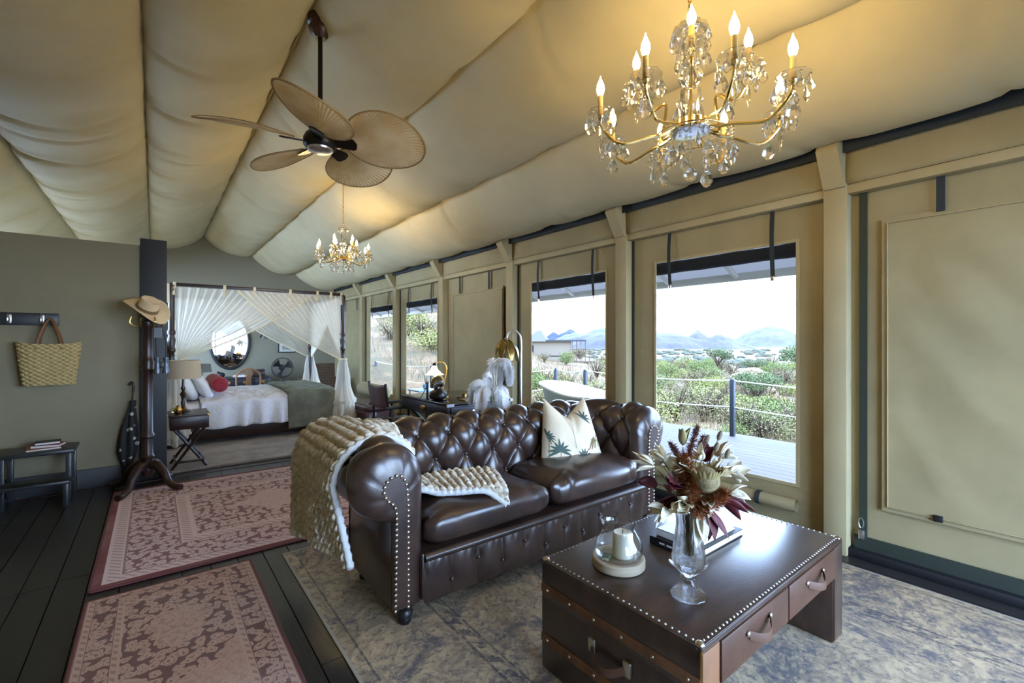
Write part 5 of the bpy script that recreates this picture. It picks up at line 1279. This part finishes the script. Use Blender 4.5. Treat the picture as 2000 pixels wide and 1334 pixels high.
for q in (-1, 1):
    obj('leg', MB().tube([(q * .19, -.18, 0), (q * .185, -.18, .43)], .016, 8), m_cane, dc); obj('leg', MB().tube([(q * .18, .2, 0), (q * .18, .2, .43)], .016, 8), m_cane, dc)
obj('seat', MB().rbox(-.21, .21, -.2, .22, .42, .455, .01), m_cane, dc)
obj('back_frame', MB().tube(spline([(-.19, -.18, .43), (-.195, -.19, .62), (-.17, -.20, .72), (-.06, -.205, .79), (0, -.207, .80), (.06, -.205, .79), (.17, -.20, .72), (.195, -.19, .62), (.19, -.18, .43)]), .015, 8), m_cane, dc)
for k in range(5): q = (k - 2) * .5; obj('splat_strip', MB().tube(spline([(q * .05, -.185, .45), (q * .03, -.19, .60), (q * .06, -.197, .70), (q * .10, -.203, .775)]), .008, 6), m_cane, dc)
pf = thing('tripod_fan', 'black desk fan on a wooden tripod at the back of the bedroom', 'fan', (1.94, 9.65, 0))
fc = (0, -.05, .80)
for k in range(3):
    a = pi / 2 + k * 2 * pi / 3; obj('tripod_leg', MB().tube([(0, 0, .60), (.26 * cos(a), .26 * sin(a), 0)], .02, 8), m_darkwood, pf)
obj('motor', MB().lathe([(.001, -.02), (.05, -.01), (.06, .05), (.04, .13), (.001, .14)], 16, (fc[0], fc[1], fc[2]), 'y'), m_black, pf)
obj('neck', MB().tube([(0, 0, .58), (0, 0, .75)], .018, 8), m_black, pf)
cg = obj('guard', MB().grid(lambda u, v: (fc[0] + (.185 + .010 * cos(2 * pi * v)) * cos(2 * pi * u), fc[1] - .03 + .02 * sin(2 * pi * v), fc[2] + (.185 + .010 * cos(2 * pi * v)) * sin(2 * pi * u)), 40, 6, cu=True, cv=True), m_black, pf)
gw = MB()
for k in range(24):
    a = k * pi / 12; gw.tube([(fc[0] + .02 * cos(a), fc[1] - .075, fc[2] + .02 * sin(a)), (fc[0] + .12 * cos(a), fc[1] - .07, fc[2] + .12 * sin(a)), (fc[0] + .185 * cos(a), fc[1] - .03, fc[2] + .185 * sin(a))], .0016, 4)
obj('guard_wires', gw, m_black, cg, kind='stuff')
for k in range(3):
    a0 = k * 2 * pi / 3 + .4
    obj('blade', MB().grid(lambda u, v: (fc[0] + lerp(.03, .165, v) * cos(a0 + (u - .5) * 1.1 * (.5 + v * .5)), fc[1] - .03 + .03 * (u - .5), fc[2] + lerp(.03, .165, v) * sin(a0 + (u - .5) * 1.1 * (.5 + v * .5))), 6, 6).solid(.003), m_black, pf)
wk = thing('wicker_armchair', 'brown woven wicker armchair in the far corner of the bedroom', 'chair', (2.64, 9.85, 0))
g = G('brown_wicker'); x, y, z = g.xyz(); wv = (x * 160).sin() * (z * 160).sin(); g.set('Base Color', g.mix(wv * .5 + .5, c8(58, 42, 30), c8(110, 82, 58))).set('Roughness', .7); g.bump(wv, .006); m_wick = g.m
obj('seat', MB().rbox(-.28, .28, -.25, .25, .28, .38, .03), m_wick, wk); obj('back', MB().rbox(-.28, .28, -.28, -.21, .30, .86, .03), m_wick, wk)
for q in (-1, 1):
    obj('arm', MB().rbox(q * .29 - .035, q * .29 + .035, -.26, .25, .52, .58, .02), m_wick, wk); obj('arm_panel', MB().rbox(q * .29 - .02, q * .29 + .02, -.24, .22, .12, .53, .01), m_wick, wk)
    for sy in (-.22, .22): obj('leg', MB().tube([(q * .26, sy, 0), (q * .26, sy, .30)], .022, 8), m_darkwood, wk)
for k in range(9): obj('weave_band', MB().tube([(-.27, -.287, .36 + .055 * k), (.27, -.287, .36 + .055 * k)], .014, 6), m_wick, wk)
pc = thing('framed_print', 'small framed print on the bedroom back wall beside the tied net', 'picture', (2.26, 10.745, 1.17))
obj('frame', MB().rbox(-.17, .17, -.025, 0, -.11, .11, .006), m_black, pc); obj('mount', MB().box(-.15, .15, -.028, -.024, -.09, .09), M('print_paper', c8(196, 196, 186), .9), pc); obj('image', MB().box(-.09, .09, -.030, -.027, -.05, .05), M('print_ink', c8(150, 148, 136), .9, var=.3, vs=30), pc)
scn = thing('wall_sconce', 'small dark wall sconce right of the oval mirror', 'wall lamp', (1.80, 10.745, 1.40))
obj('plate', MB().lathe([(.001, -.03), (.05, -.02), (.05, 0)], 16, (0, 0, 0), 'y'), m_black, scn); obj('arm', MB().tube(spline([(0, -.02, 0), (0, -.10, -.04), (.0, -.16, .0)]), .008, 6), m_black, scn); obj('shade', MB().lathe([(.06, -.05), (.03, .04), (.012, .05), (.028, .04), (.058, -.05)], 18, (0, -.16, .0)), M('smoky_glass', c8(120, 116, 108), .3), scn)
# bench at the foot of the bed
ob_ = thing('leather_bench', 'plum-brown leather ottoman bench at the foot of the bed', 'bench', (2.62, 7.45, 0))
m_plum = M('plum_leather', c8(72, 42, 44), .35, bump=.0006, bs=200, var=.15, vs=6, Coat_Weight=.3)
obj('base', MB().rbox(-.20, .20, -.95, .95, .03, .27, .015), m_plum, ob_); obj('cushion_top', cushion(0, 0, .31, .205, .96, .06, .4, .15, 4, .01, .004), m_plum, ob_, 180)
for sx in (-1, 1):
    for sy in (-1, 1): obj('foot', MB().box(sx * .16 - .02, sx * .16 + .02, sy * .9 - .02, sy * .9 + .02, 0, .035), m_black, ob_)
# ---------------------------------------------------------------- chandeliers
g = G('bulb_glow'); g.set('Base Color', (1, .9, .7)).set('Emission Color', (1, .71, .31)).set('Emission Strength', BULB); m_bulb = g.m
m_sleeve = M('candle_sleeve', c8(206, 176, 110), .4)
def drop_mesh(ln, wd, name):
    ln *= 1.2; wd *= 1.25
    p = [(.001, -ln), (wd * .55, -ln * .90), (wd, -ln * .68), (wd * .72, -ln * .38), (wd * .2, -ln * .08), (.001, 0)]
    return MB().lathe(p, 8).mesh(name, m_crystal, 0)
D_L = drop_mesh(.062, .019, 'crystal_drop'); D_M = drop_mesh(.046, .014, 'crystal_drop'); D_S = drop_mesh(.058, .009, 'crystal_drop')
ICE = MB().lathe([(.001, -.08), (.006, -.055), (.008, -.03), (.003, -.003), (.001, 0)], 6).mesh('crystal_icicle', m_crystal, 0)
BEAD = MB().lathe([(.001, -.006), (.006, -.002), (.006, .002), (.001, .006)], 6).mesh('crystal_bead', m_crystal, 0)
BOB = MB().lathe([(.008, .004), (.018, -.004), (.040, .000), (.054, .010), (.052, .013), (.038, .004), (.016, .001), (.008, .008)], 20, flute=.04, nf=10).mesh('bobeche', m_crystal)
SLV = MB().lathe([(.001, 0), (.012, 0), (.012, .006), (.0095, .008), (.0095, .075), (.001, .075)], 12).mesh('candle_sleeve', m_sleeve)
BLB = MB().lathe([(.0075, 0), (.012, .010), (.0155, .024), (.0135, .040), (.007, .056), (.0025, .068), (.001, .076)], 12).mesh('bulb', m_bulb)
CUP = MB().lathe([(.001, -.026), (.006, -.022), (.005, -.012), (.012, -.006), (.014, .004), (.001, .004)], 12).mesh('arm_cup', m_gold)
def bits(parent, mesh, name, loc, s=1, rz=0):
    o = bpy.data.objects.new(name, mesh); COL.objects.link(o); o.parent = parent; o.location = loc; o.scale = (s, s, s); o.rotation_euler = (0, 0, rz); return o
def chandelier(label, x, y, zh, ztop, tiers, s, seed):
    rg = random.Random(seed); t = thing('chandelier', label, 'chandelier', (x, y, zh))
    # chain of alternating links up to the ceiling cap
    zc = .40 * s; k = 0
    link = MB().grid(lambda u, v: ((.0085 + .0028 * cos(2 * pi * v)) * cos(2 * pi * u), .0028 * sin(2 * pi * v), (.0145 + .0028 * cos(2 * pi * v)) * sin(2 * pi * u)), 14, 6, cu=True, cv=True).mesh('chain_link', m_gold)
    while zh + zc < ztop - .03: bits(t, link, 'chain_link', (0, 0, zc + .014), 1, (k % 2) * pi / 2); zc += .0235; k += 1
    obj('ceiling_hook', MB().lathe([(.001, -.03), (.008, -.025), (.02, -.005), (.035, .0), (.035, .01)], 16, (0, 0, ztop - zh)), m_gold, t)
    obj('crown_dish', MB().lathe([(.008, .395 * s), (.03, .395 * s), (.062 * s, .372 * s), (.070 * s, .345 * s), (.066 * s, .345 * s), (.05 * s, .37 * s), (.008, .385 * s)], 24, flute=.05, nf=12), m_crystal, t)
    obj('upper_column', MB().lathe([(.012 * s, .345 * s), (.030 * s, .335 * s), (.030 * s, .235 * s), (.014 * s, .225 * s)], 20, flute=.05, nf=10), m_crystal, t)
    obj('crystal_ball', MB().lathe([(.012 * s, .222 * s), (.036 * s, .205 * s), (.045 * s, .185 * s), (.036 * s, .165 * s), (.014 * s, .152 * s)], 20, flute=.05, nf=10), m_crystal, t)
    obj('lower_column', MB().lathe([(.016 * s, .150 * s), (.036 * s, .135 * s), (.034 * s, .03 * s), (.02 * s, .015 * s)], 20, flute=.06, nf=10), m_crystal, t)
    obj('rod', MB().tube([(0, 0, 0), (0, 0, .40 * s)], .005, 6), m_gold, t)
    obj('hub', MB().lathe([(.001, -.03 * s), (.05 * s, -.03 * s), (.062 * s, -.02 * s), (.062 * s, .012 * s), (.05 * s, .02 * s), (.001, .022 * s)], 28), m_gold, t)
    bd = obj('bottom_dish', MB().lathe([(.001, -.034 * s), (.05 * s, -.034 * s), (.075 * s, -.030 * s), (.078 * s, -.024 * s), (.06 * s, -.02 * s), (.001, -.02 * s)], 32), m_chrome, t)
    for q in range(9): bits(bd, BEAD, 'crystal_bead', (0, 0, (-.045 - .0125 * q) * s), s)
    obj('crystal_ball_drop', MB().ball((0, 0, -.19 * s), .026 * s, 12, 8), m_crystal, bd, 0)
    for q in range(8):
        a = q * pi / 4 + .2; bits(t, D_M, 'crystal_drop', (.066 * s * cos(a), .066 * s * sin(a), .343 * s), s * (1 if q % 2 else .8), a)
    for q in range(10):                                           # bead strings with drops around the hub
        a = q * pi / 5 + .1; rr = (.085 if q % 2 else .13) * s; zz = (-.03 if q % 2 else -.045) * s
        for k in range(4 if q % 2 else 2): bits(bd, BEAD, 'crystal_bead', (rr * cos(a), rr * sin(a), zz - .0125 * k * s), s)
        bits(bd, D_L if q % 2 else D_S, 'crystal_drop', (rr * cos(a), rr * sin(a), zz - (.055 if q % 2 else .03) * s), s * .9, a)
    obj('drop_ring', MB().grid(lambda u, v: ((.13 * s + .003 * cos(2 * pi * v)) * cos(2 * pi * u), (.13 * s + .003 * cos(2 * pi * v)) * sin(2 * pi * u), -.040 * s + .003 * sin(2 * pi * v)), 40, 6, cu=True, cv=True), m_gold, t)
    for q in range(4): obj('ring_arm', MB().tube([(.05 * s * cos(q * pi / 2), .05 * s * sin(q * pi / 2), -.02 * s), (.13 * s * cos(q * pi / 2), .13 * s * sin(q * pi / 2), -.040 * s)], .003, 6), m_gold, t)
    for (R, n_, a0, zb, dip) in tiers:
        for i in range(n_):
            a = a0 + 2 * pi * i / n_; c_, s_ = cos(a), sin(a)
            pf_ = spline([(.045 * s, -.005), (.10 * s, -dip * .35 - .0), (R * .45, zb - dip * .75), (R * .78, zb - dip), (R * .97, zb - dip * .45), (R, zb - .012)])
            arm = obj('arm', MB().tube([(p[0] * c_, p[0] * s_, p[1]) for p in pf_], .0062 * s, 7), m_gold, t)
            bits(arm, CUP, 'arm_cup', (R * c_, R * s_, zb), s); bits(arm, BOB, 'bobeche', (R * c_, R * s_, zb + .006), s, a)
            bits(arm, SLV, 'candle_sleeve', (R * c_, R * s_, zb + .008), s); bits(arm, BLB, 'bulb', (R * c_, R * s_, zb + .008 + .075 * s), s)
            for q in range(7):
                b_ = a + q * 2 * pi / 7; bx_, by_ = R * c_ + .048 * s * cos(b_), R * s_ + .048 * s * sin(b_); zz = zb + .006 * s
                bits(arm, BEAD, 'crystal_bead', (bx_, by_, zz), s)
                bits(arm, (D_M, D_S, D_L, D_M, D_L, D_S, D_M)[q], 'crystal_drop', (bx_, by_, zz - .008 * s), s * rg.uniform(.8, 1.0), b_)
            # pendant from the arm cup, and bead string from mid-arm
            bits(arm, BEAD, 'crystal_bead', (R * c_, R * s_, zb - .034 * s), s); bits(arm, BEAD, 'crystal_bead', (R * c_, R * s_, zb - .047 * s), s * .9)
            bits(arm, ICE if i % 2 else D_L, 'crystal_drop', (R * c_, R * s_, zb - .055 * s), s)
            if R > .25 * s and (i % 2 == 0 or n_ < 7):
                p = pf_[len(pf_) // 2 - 4]; r_ = p[0]
                for q in range(5): bits(arm, BEAD, 'crystal_bead', (r_ * c_, r_ * s_, p[1] - (.012 + .0125 * q) * s), s)
                bits(arm, D_S if i % 4 else D_L, 'crystal_drop', (r_ * c_, r_ * s_, p[1] - .075 * s), s * 1.1)
            elif R > .25 * s:
                p = pf_[len(pf_) * 2 // 3]; bits(arm, D_L, 'crystal_drop', (p[0] * c_, p[0] * s_, p[1] - .008), s * .95)
    return t
chandelier('large brass and crystal chandelier with lit candle bulbs above the sofa', 1.62, .95, 2.13, roof(1.62) - .02, [(.345, 8, .12, .03, .10), (.20, 4, .55, .17, .10)], 1.0, 4)
chandelier('small crystal chandelier with lit candle bulbs hanging before the bed', 1.635, 5.07, 2.22, roof(1.635) - .02, [(.27, 8, .2, .02, .08), (.13, 4, .5, .10, .05)], .85, 5)

# ---------------------------------------------------------------- palm-leaf ceiling fan
FXc, FYc = .83, 3.02
fan = thing('ceiling_fan', 'ceiling fan with five pleated palm-leaf blades on a long black rod', 'ceiling fan', (FXc, FYc, 2.56))
g = G('palm_leaf'); nt = g.nt; pc_ = g.mix(g.noise(7, 4).sm(.3, .7), c8(240, 222, 186), c8(252, 244, 224)); g.set('Base Color', pc_).set('Roughness', .75); tl1 = nt.nodes.new('ShaderNodeBsdfTranslucent'); nt.links.new(pc_.o, tl1.inputs[0])
mm = nt.nodes.new('ShaderNodeMixShader'); mm.inputs[0].default_value = .5; nt.links.new(g.b.outputs[0], mm.inputs[1]); nt.links.new(tl1.outputs[0], mm.inputs[2]); nt.links.new(mm.outputs[0], nt.nodes['Material Output'].inputs[0]); m_palm = g.m; m_palmrim = M('palm_rim', c8(168, 142, 100), .7)
m_bronze = M('dark_bronze', c8(40, 34, 32), .35, .6)
obj('ceiling_cup', MB().lathe([(.001, .66), (.032, .66), (.045, .675), (.066, .70), (.07, .72), (.062, .735), (.075, .745), (.075, .79), (.001, .83)], 28), M('fan_wood_cup', c8(62, 38, 32), .4), fan)
obj('rod', MB().tube([(0, 0, .06), (0, 0, .68)], .014, 12), m_bronze, fan)
obj('motor', MB().lathe([(.001, .10), (.03, .10), (.045, .07), (.085, .05), (.10, .02), (.10, -.02), (.085, -.04), (.001, -.04)], 28), m_bronze, fan)
obj('bottom_plate', MB().lathe([(.001, -.062), (.055, -.060), (.075, -.05), (.078, -.04), (.001, -.04)], 28), m_steel, fan)
def blade_mesh():
    a_, b_ = .255, .225
    def rho(ph): return 2 * a_ * b_ * b_ * cos(ph) / (b_ * b_ * cos(ph) ** 2 + a_ * a_ * sin(ph) ** 2)
    def fn(u, v):
        ph = lerp(-1.50, 1.50, u); r = rho(ph) * v; x_ = r * cos(ph); y_ = r * sin(ph)
        z_ = .010 * (1 if int(round(u * 120)) % 2 else -1) * v ** .8 * (1 - v ** 6) + .35 * y_ * y_ - .10 * x_ * x_
        return (.155 + x_, y_, z_)
    b = MB().grid(fn, 120, 14); rim = MB().tube([fn(k / 120, 1.0) for k in range(0, 121, 2)], .0055, 6); return b.mesh('palm_blade', m_palm, 0), rim.mesh('blade_rim', m_palmrim)
bm_, rm_ = blade_mesh()
irn = MB().grid(lambda u, v: (lerp(.07, .235, v), (2 * u - 1) * lerp(.022, .05, v) * (1 if v < .75 else sqrt(max(0, 1 - ((v - .75) / .25) ** 2)) + .02), -.012 - .010 * v), 6, 14).solid(.008).mesh('blade_iron', m_bronze)
for k in range(5):
    a = radians(250 + 72 * k)
    Mx = Matrix.Rotation(a, 4, 'Z') @ Matrix.Rotation(radians(-24), 4, 'X')
    o = obj('palm_blade', bm_, None, fan, 0); o.matrix_local = Mx
    obj('blade_rim', rm_, None, o); obj('blade_iron', irn, None, o)

# ---------------------------------------------------------------- writing corner by the windows
m_leathertop = M('dark_desk_top', c8(30, 26, 26), .22, bump=.0004, bs=120, Coat_Weight=.3)
dk = thing('campaign_desk', 'dark campaign writing desk with brass corners beside the far windows', 'desk', (2.42, 4.04, 0))
obj('top', MB().rbox(-.37, .37, -.50, .47, .715, .74, .004), m_leathertop, dk)
obj('case', MB().rbox(-.36, .36, -.49, .46, .60, .716, .004), m_navy, dk)
d_ = obj('drawer', MB().rbox(-.33, .33, -.505, -.48, .61, .705, .003), m_navy, dk); obj('round_pull', MB().lathe([(.001, -.02), (.016, -.018), (.02, -.004), (.02, 0)], 14, (-.10, -.503, .658), 'y'), m_steel, d_)
for sx in (-1, 1):
    for zz in (.605, .712): obj('brass_corner', MB().box(sx * .37 - .03 if sx > 0 else -.372, .372 if sx > 0 else -.30, -.508, -.49, zz, zz + .026), m_steel, dk)
for yy in (-.40, .36):
    for q in (-1, 1): obj('crossed_leg', MB().tube([(q * .32, yy + q * .015, 0), (-q * .30, yy + q * .015, .61)], .02, 8), m_navy, dk)
obj('stretcher', MB().tube([(0, -.40, .31), (0, .36, .31)], .012, 8), m_navy, dk)
obj('side_handle', MB().rbox(-.375, -.36, -.08, .02, .64, .68, .003), m_brass, dk)
dl = thing('desk_lamp', 'lit brass desk lamp with curved neck and bell glass shade', 'lamp', (2.31, 4.08, .741))
obj('base', MB().lathe([(.001, 0), (.07, 0), (.072, .01), (.03, .022), (.012, .04), (.001, .04)], 20), m_brass, dl)
obj('neck', MB().tube(spline([(0, 0, .02), (.01, 0, .10), (.035, -.01, .20), (.04, -.02, .28), (.02, -.01, .34), (-.02, .01, .355), (-.055, .03, .345), (-.07, .04, .325)]), .006, 8), m_brass, dl)
g = G('opal_glass_lit'); g.set('Base Color', c8(236, 214, 170)).set('Emission Color', (1, .74, .42)).set('Emission Strength', 1.6).set('Roughness', .3); m_opal = g.m
sc_ = (-.07, .04, .0)
obj('shade', MB().lathe([(.016, .32), (.028, .30), (.04, .27), (.075, .235), (.095, .225), (.093, .222), (.07, .232), (.036, .265), (.024, .295), (.014, .318)], 24, sc_), m_opal, dl)
obj('shade_cap', MB().lathe([(.001, .345), (.018, .335), (.022, .315), (.001, .312)], 14, sc_), m_bronze, dl)
obj('bulb', MB().ball((sc_[0], sc_[1], .262), .020, 12, 8), m_bulb, dl)
gl = thing('desk_globe', 'small antique globe on the writing desk under the lamp', 'globe', (2.22, 4.02, .741))
obj('stand', MB().lathe([(.001, 0), (.05, 0), (.045, .012), (.012, .02), (.009, .085), (.001, .085)], 16), m_bronze, gl)
g = G('old_globe'); g.set('Base Color', g.mix(g.noise(14, 5, .6).sm(.48, .52), c8(74, 62, 44), c8(150, 124, 78))).set('Roughness', .35); obj('sphere', MB().ball((0, 0, .15), .068, 20, 14), g.m, gl, 180)
obj('meridian', MB().grid(lambda u, v: ((.074 + .003 * cos(2 * pi * v)) * cos(2 * pi * u), .003 * sin(2 * pi * v), .15 + (.074 + .003 * cos(2 * pi * v)) * sin(2 * pi * u)), 32, 6, cu=True, cv=True), m_brass, gl)
ph = thing('rotary_telephone', 'black rotary telephone at the left edge of the writing desk', 'telephone', (2.14, 3.86, .741), .6)
obj('body', cushion(0, 0, .045, .085, .075, .045, .7, .6, 2, .02, 0, 32, 16), m_black, ph, 180)
obj('dial', MB().lathe([(.001, .018), (.03, .016), (.034, 0)], 20, (0, 0, 0)).xf(Matrix.Translation((0, -.055, .075)) @ Matrix.Rotation(.9, 4, 'X')), m_steel, ph)
obj('cradle', MB().rbox(-.03, .03, -.01, .03, .09, .125, .006), m_black, ph)
obj('handset', MB().tube(spline([(-.10, .01, .125), (-.085, .01, .150), (0, .01, .158), (.085, .01, .150), (.10, .01, .125)]), [.024] * 4 + [.014] * 25 + [.024] * 4, 10), m_black, ph)
fr = thing('framed_photo', 'dark upright photo frame on the writing desk seen edge on', 'frame', (2.10, 4.0, .741), 1.0)
obj('panel', MB().rbox(-.07, .07, -.006, .006, 0, .17, .003), m_navy, fr); obj('easel_leg', MB().tube([(0, .005, .12), (0, .07, .002)], .004, 6), m_navy, fr)
tr_ = thing('pen_tray', 'brass and black pen tray on the writing desk', 'tray', (2.45, 3.80, .741), .2)
obj('tray', MB().rbox(-.12, .12, -.05, .05, 0, .018, .005), m_black, tr_); obj('ink_pot', MB().lathe([(.001, .018), (.02, .018), (.02, .05), (.012, .055), (.001, .06)], 12, (-.06, 0, 0)), m_brass, tr_); obj('ink_pot', MB().lathe([(.001, .018), (.02, .018), (.02, .05), (.012, .055), (.001, .06)], 12, (.05, .0, 0)), m_steel, tr_)
book('brown notebook lying on the writing desk near the front edge', 2.28, 2.46, 3.60, 3.74, .741, .012, mtan_b)
dcx = thing('director_chair', 'folding director chair with brown leather back and black wooden arms', 'chair', (2.15, 4.74, 0))
m_brownl = M('brown_leather_sling', c8(84, 52, 46), .4, bump=.0008, bs=120, var=.12, vs=6)
for sy in (-.23, .23):
    obj('arm', MB().rbox(-.26, .26, sy - .028, sy + .028, .59, .62, .006), m_black, dcx)
    obj('back_post', MB().tube([(-.235, sy, .60), (-.265, sy, .86)], .014, 8), m_black, dcx)
    for qx in (-.21, .0, .21): obj('arm_post', MB().tube([(qx, sy, .42), (qx, sy, .60)], .014, 8), m_black, dcx)
    obj('side_rail', MB().rbox(-.25, .25, sy - .018, sy + .018, .40, .435, .004), m_black, dcx)
    obj('foot_rail', MB().rbox(-.25, .25, sy - .018, sy + .018, 0, .035, .004), m_black, dcx)
for qx in (-.18, .18):
    for q in (-1, 1): obj('crossed_leg', MB().tube([(qx + .01 * q, q * .22, .03), (qx + .01 * q, -q * .22, .41)], .014, 8), m_black, dcx)
obj('seat_sling', MB().grid(lambda u, v: (lerp(-.22, .22, u), lerp(-.225, .225, v), .43 - .03 * sin(pi * v)), 8, 14).solid(.004), m_brownl, dcx)
obj('back_sling', MB().grid(lambda u, v: (-.245 - .02 * v - .025 * sin(pi * u) - .004 * sin(9 * u), lerp(-.235, .235, u), lerp(.60, .855 - .03 * sin(pi * u), v)), 20, 10).solid(.004), m_brownl, dcx, 180)
ltb = thing('tea_table', 'low dark side table with black pots behind the sofa', 'side table', (1.84, 4.22, 0))
obj('top', MB().rbox(-.13, .22, -.17, .17, .47, .495, .004), m_leathertop, ltb)
for sx in (-.10, .19):
    for sy in (-.14, .14): obj('leg', MB().box(sx - .014, sx + .014, sy - .014, sy + .014, 0, .47), m_black, ltb)
kt = thing('black_teapot', 'round black teapot on the low table behind the sofa', 'teapot', (1.83, 4.20, .496)); obj('body', MB().lathe([(.001, 0), (.04, 0), (.065, .03), (.055, .06), (.02, .07), (.001, .07)], 18), m_black, kt); obj('knob', MB().ball((0, 0, .078), .012, 10, 6), m_black, kt); obj('spout', MB().tube([(.05, -.02, .03), (.09, -.035, .06)], [.012, .007], 8), m_black, kt)
sb_ = thing('silver_ball', 'shiny silver ball ornament on the low table behind the sofa', 'ornament', (1.97, 4.15, .496)); obj('ball', MB().ball((0, 0, .05), .024, 14, 10), m_chrome, sb_, 180); obj('stand', MB().lathe([(.001, 0), (.022, 0), (.008, .012), (.008, .03), (.001, .03)], 12), m_chrome, sb_)
bw_ = thing('white_bowls', 'two stacked pale bowls at the right of the low table behind the sofa', 'bowls', (2.03, 4.10, .496))
for k in range(2): obj('bowl', MB().lathe([(.001, .0), (.02, 0), (.045, .025), (.043, .026), (.018, .004), (.001, .004)], 20, (0, 0, .012 * k)), m_enamel, bw_)
hp = thing('fabric_roll', 'pale rounded fabric roll on the floor behind the director chair', 'roll', (2.95, 7.6, .0)); obj('roll', MB().lathe([(.001, -.5), (.10, -.5), (.12, -.47), (.12, .47), (.10, .5), (.001, .5)], 20, (0, 0, .46), 'y'), m_canvas_post, hp); obj('stand', MB().rbox(-.08, .08, -.4, .4, 0, .36, .01), m_canvas_post, hp)
# console behind the sofa with ostrich feathers and a tulip lamp
ct = thing('console_table', 'narrow dark console table hidden behind the sofa back', 'console table', (2.26, 2.93, 0))
obj('top', MB().rbox(-.42, .42, -.16, .16, .665, .69, .004), m_darkwood, ct)
for sx in (-1, 1):
    for sy in (-1, 1): obj('leg', MB().box(sx * .38 - .02, sx * .38 + .02, sy * .12 - .02, sy * .12 + .02, 0, .665), m_darkwood, ct)
fv = thing('feather_vase', 'clear glass cylinder vase holding white ostrich feathers behind the sofa', 'vase', (2.10, 2.92, .691))
obj('cylinder', MB().lathe([(.001, 0), (.075, 0), (.075, .17), (.071, .17), (.071, .008), (.001, .008)], 28), m_thin, fv)
m_feather = M('white_feather', c8(246, 246, 246), .95, Sheen_Weight=.3)
def feather(label, ang, h, reach, droop, ln, seed, twist=0):
    t = thing('ostrich_feather', label, 'feather', (2.10, 2.92, .70), 0, 'white ostrich feathers in the glass vase'); rg = random.Random(seed)
    d = Vector((cos(ang), sin(ang), 0)); sd_ = Vector((-sin(ang), cos(ang), 0))
    pts = [Vector(p) for p in spline([(0, 0, .0), tuple(d * .03 + UP * h * .5), tuple(d * reach * .35 + UP * h * .92), tuple(d * reach * .75 + UP * h * 1.02), tuple(d * reach + UP * (h * 1.0 - droop * .45)), tuple(d * reach * 1.08 + UP * (h - droop))])]
    obj('quill', MB().tube(pts, [.004 * (1 - .8 * k / len(pts)) for k in range(len(pts))], 6), mivory, t)
    b = MB(); m = len(pts)
    for i in range(3600):
        q = (.40 + .60 * rg.random() ** .8) * (m - 1.01); k = int(q); p = lerp(pts[k], pts[k + 1], q - k); tg = (pts[k + 1] - pts[k]).normalized()
        f = (q / (m - 1) - .40) / .60; l_ = ln * (.45 + .55 * sin(pi * min(1, .15 + f * .8))) * rg.uniform(.7, 1.1)
        sgn = rg.choice((-1, 1)); dr_ = (sd_ * sgn * rg.uniform(.4, 1) + tg * rg.uniform(.1, .7) + UP * rg.uniform(-.1, .5) + d * rg.uniform(-.2, .5)).normalized()
        p1 = p + dr_ * l_ * .5; p2 = p1 + (dr_ * .6 - UP * .55 + Vector((rg.uniform(-.4,.4), rg.uniform(-.4,.4), 0))).normalized() * l_ * .5; w_ = tg * .0022
        b.add([p - w_, p + w_, p1 + w_ * 1.3, p1 - w_ * 1.3, p2], [(0, 1, 2, 3), (3, 2, 4)])
    obj('barbs', b, m_feather, t, 0)
vr = atan2(-.618, .786)
feather('tallest ostrich feather arching to the right toward the lamp', vr + .1, .43, .12, .15, .10, 1)
feather('upright ostrich feather in the middle of the bunch', vr + .9, .43, .05, .14, .10, 2)
feather('ostrich feather drooping far left', vr + pi - .1, .27, .15, .15, .085, 3)
feather('ostrich feather drooping low at the front left', vr + pi + .9, .22, .12, .14, .08, 4)
feather('ostrich feather drooping low at the front right', vr - .7, .23, .10, .14, .085, 5)
feather('ostrich feather behind the bunch', vr + 1.6, .33, .08, .16, .10, 6)
tlp = thing('tulip_lamp', 'silver arched table lamp with drooping brass tulip shade behind the sofa', 'lamp', (2.46, 3.0, .691))
obj('base', MB().lathe([(.001, 0), (.07, 0), (.072, .008), (.02, .02), (.008, .04), (.001, .04)], 20), m_steel, tlp)
Lr = Vector((-.786, .618, 0))
obj('pole', MB().tube(spline([(0, 0, .02), (0, 0, .35), (0, 0, .60), tuple(Lr * .018 + UP * .675), tuple(Lr * .065 + UP * .705), tuple(Lr * .11 + UP * .675), tuple(Lr * .125 + UP * .62)]), .009, 10), m_steel, tlp)
m_tulip = M('aged_brass_petal', c8(150, 128, 76), .3, .9)
for k in range(7):
    a = k * 2 * pi / 7; c0 = Lr * .125 + UP * .625
    def pt(u, v):
        w_ = .036 * sin(pi * min(1, .12 + .80 * v)) * (2 * u - 1); r = .012 + .085 * sin(pi * .5 * min(1, v * 1.25)) + .012 * v * v
        return tuple(c0 + Vector((cos(a) * r - sin(a) * w_, sin(a) * r + cos(a) * w_, -.19 * v ** 1.3 + .010 * (2 * u - 1) ** 2)))
    obj('petal', MB().grid(pt, 6, 14).solid(.0012), m_tulip, tlp, 180)
obj('shade_cap', MB().ball(tuple(Lr * .125 + UP * .625), .02, 12, 8), m_steel, tlp)
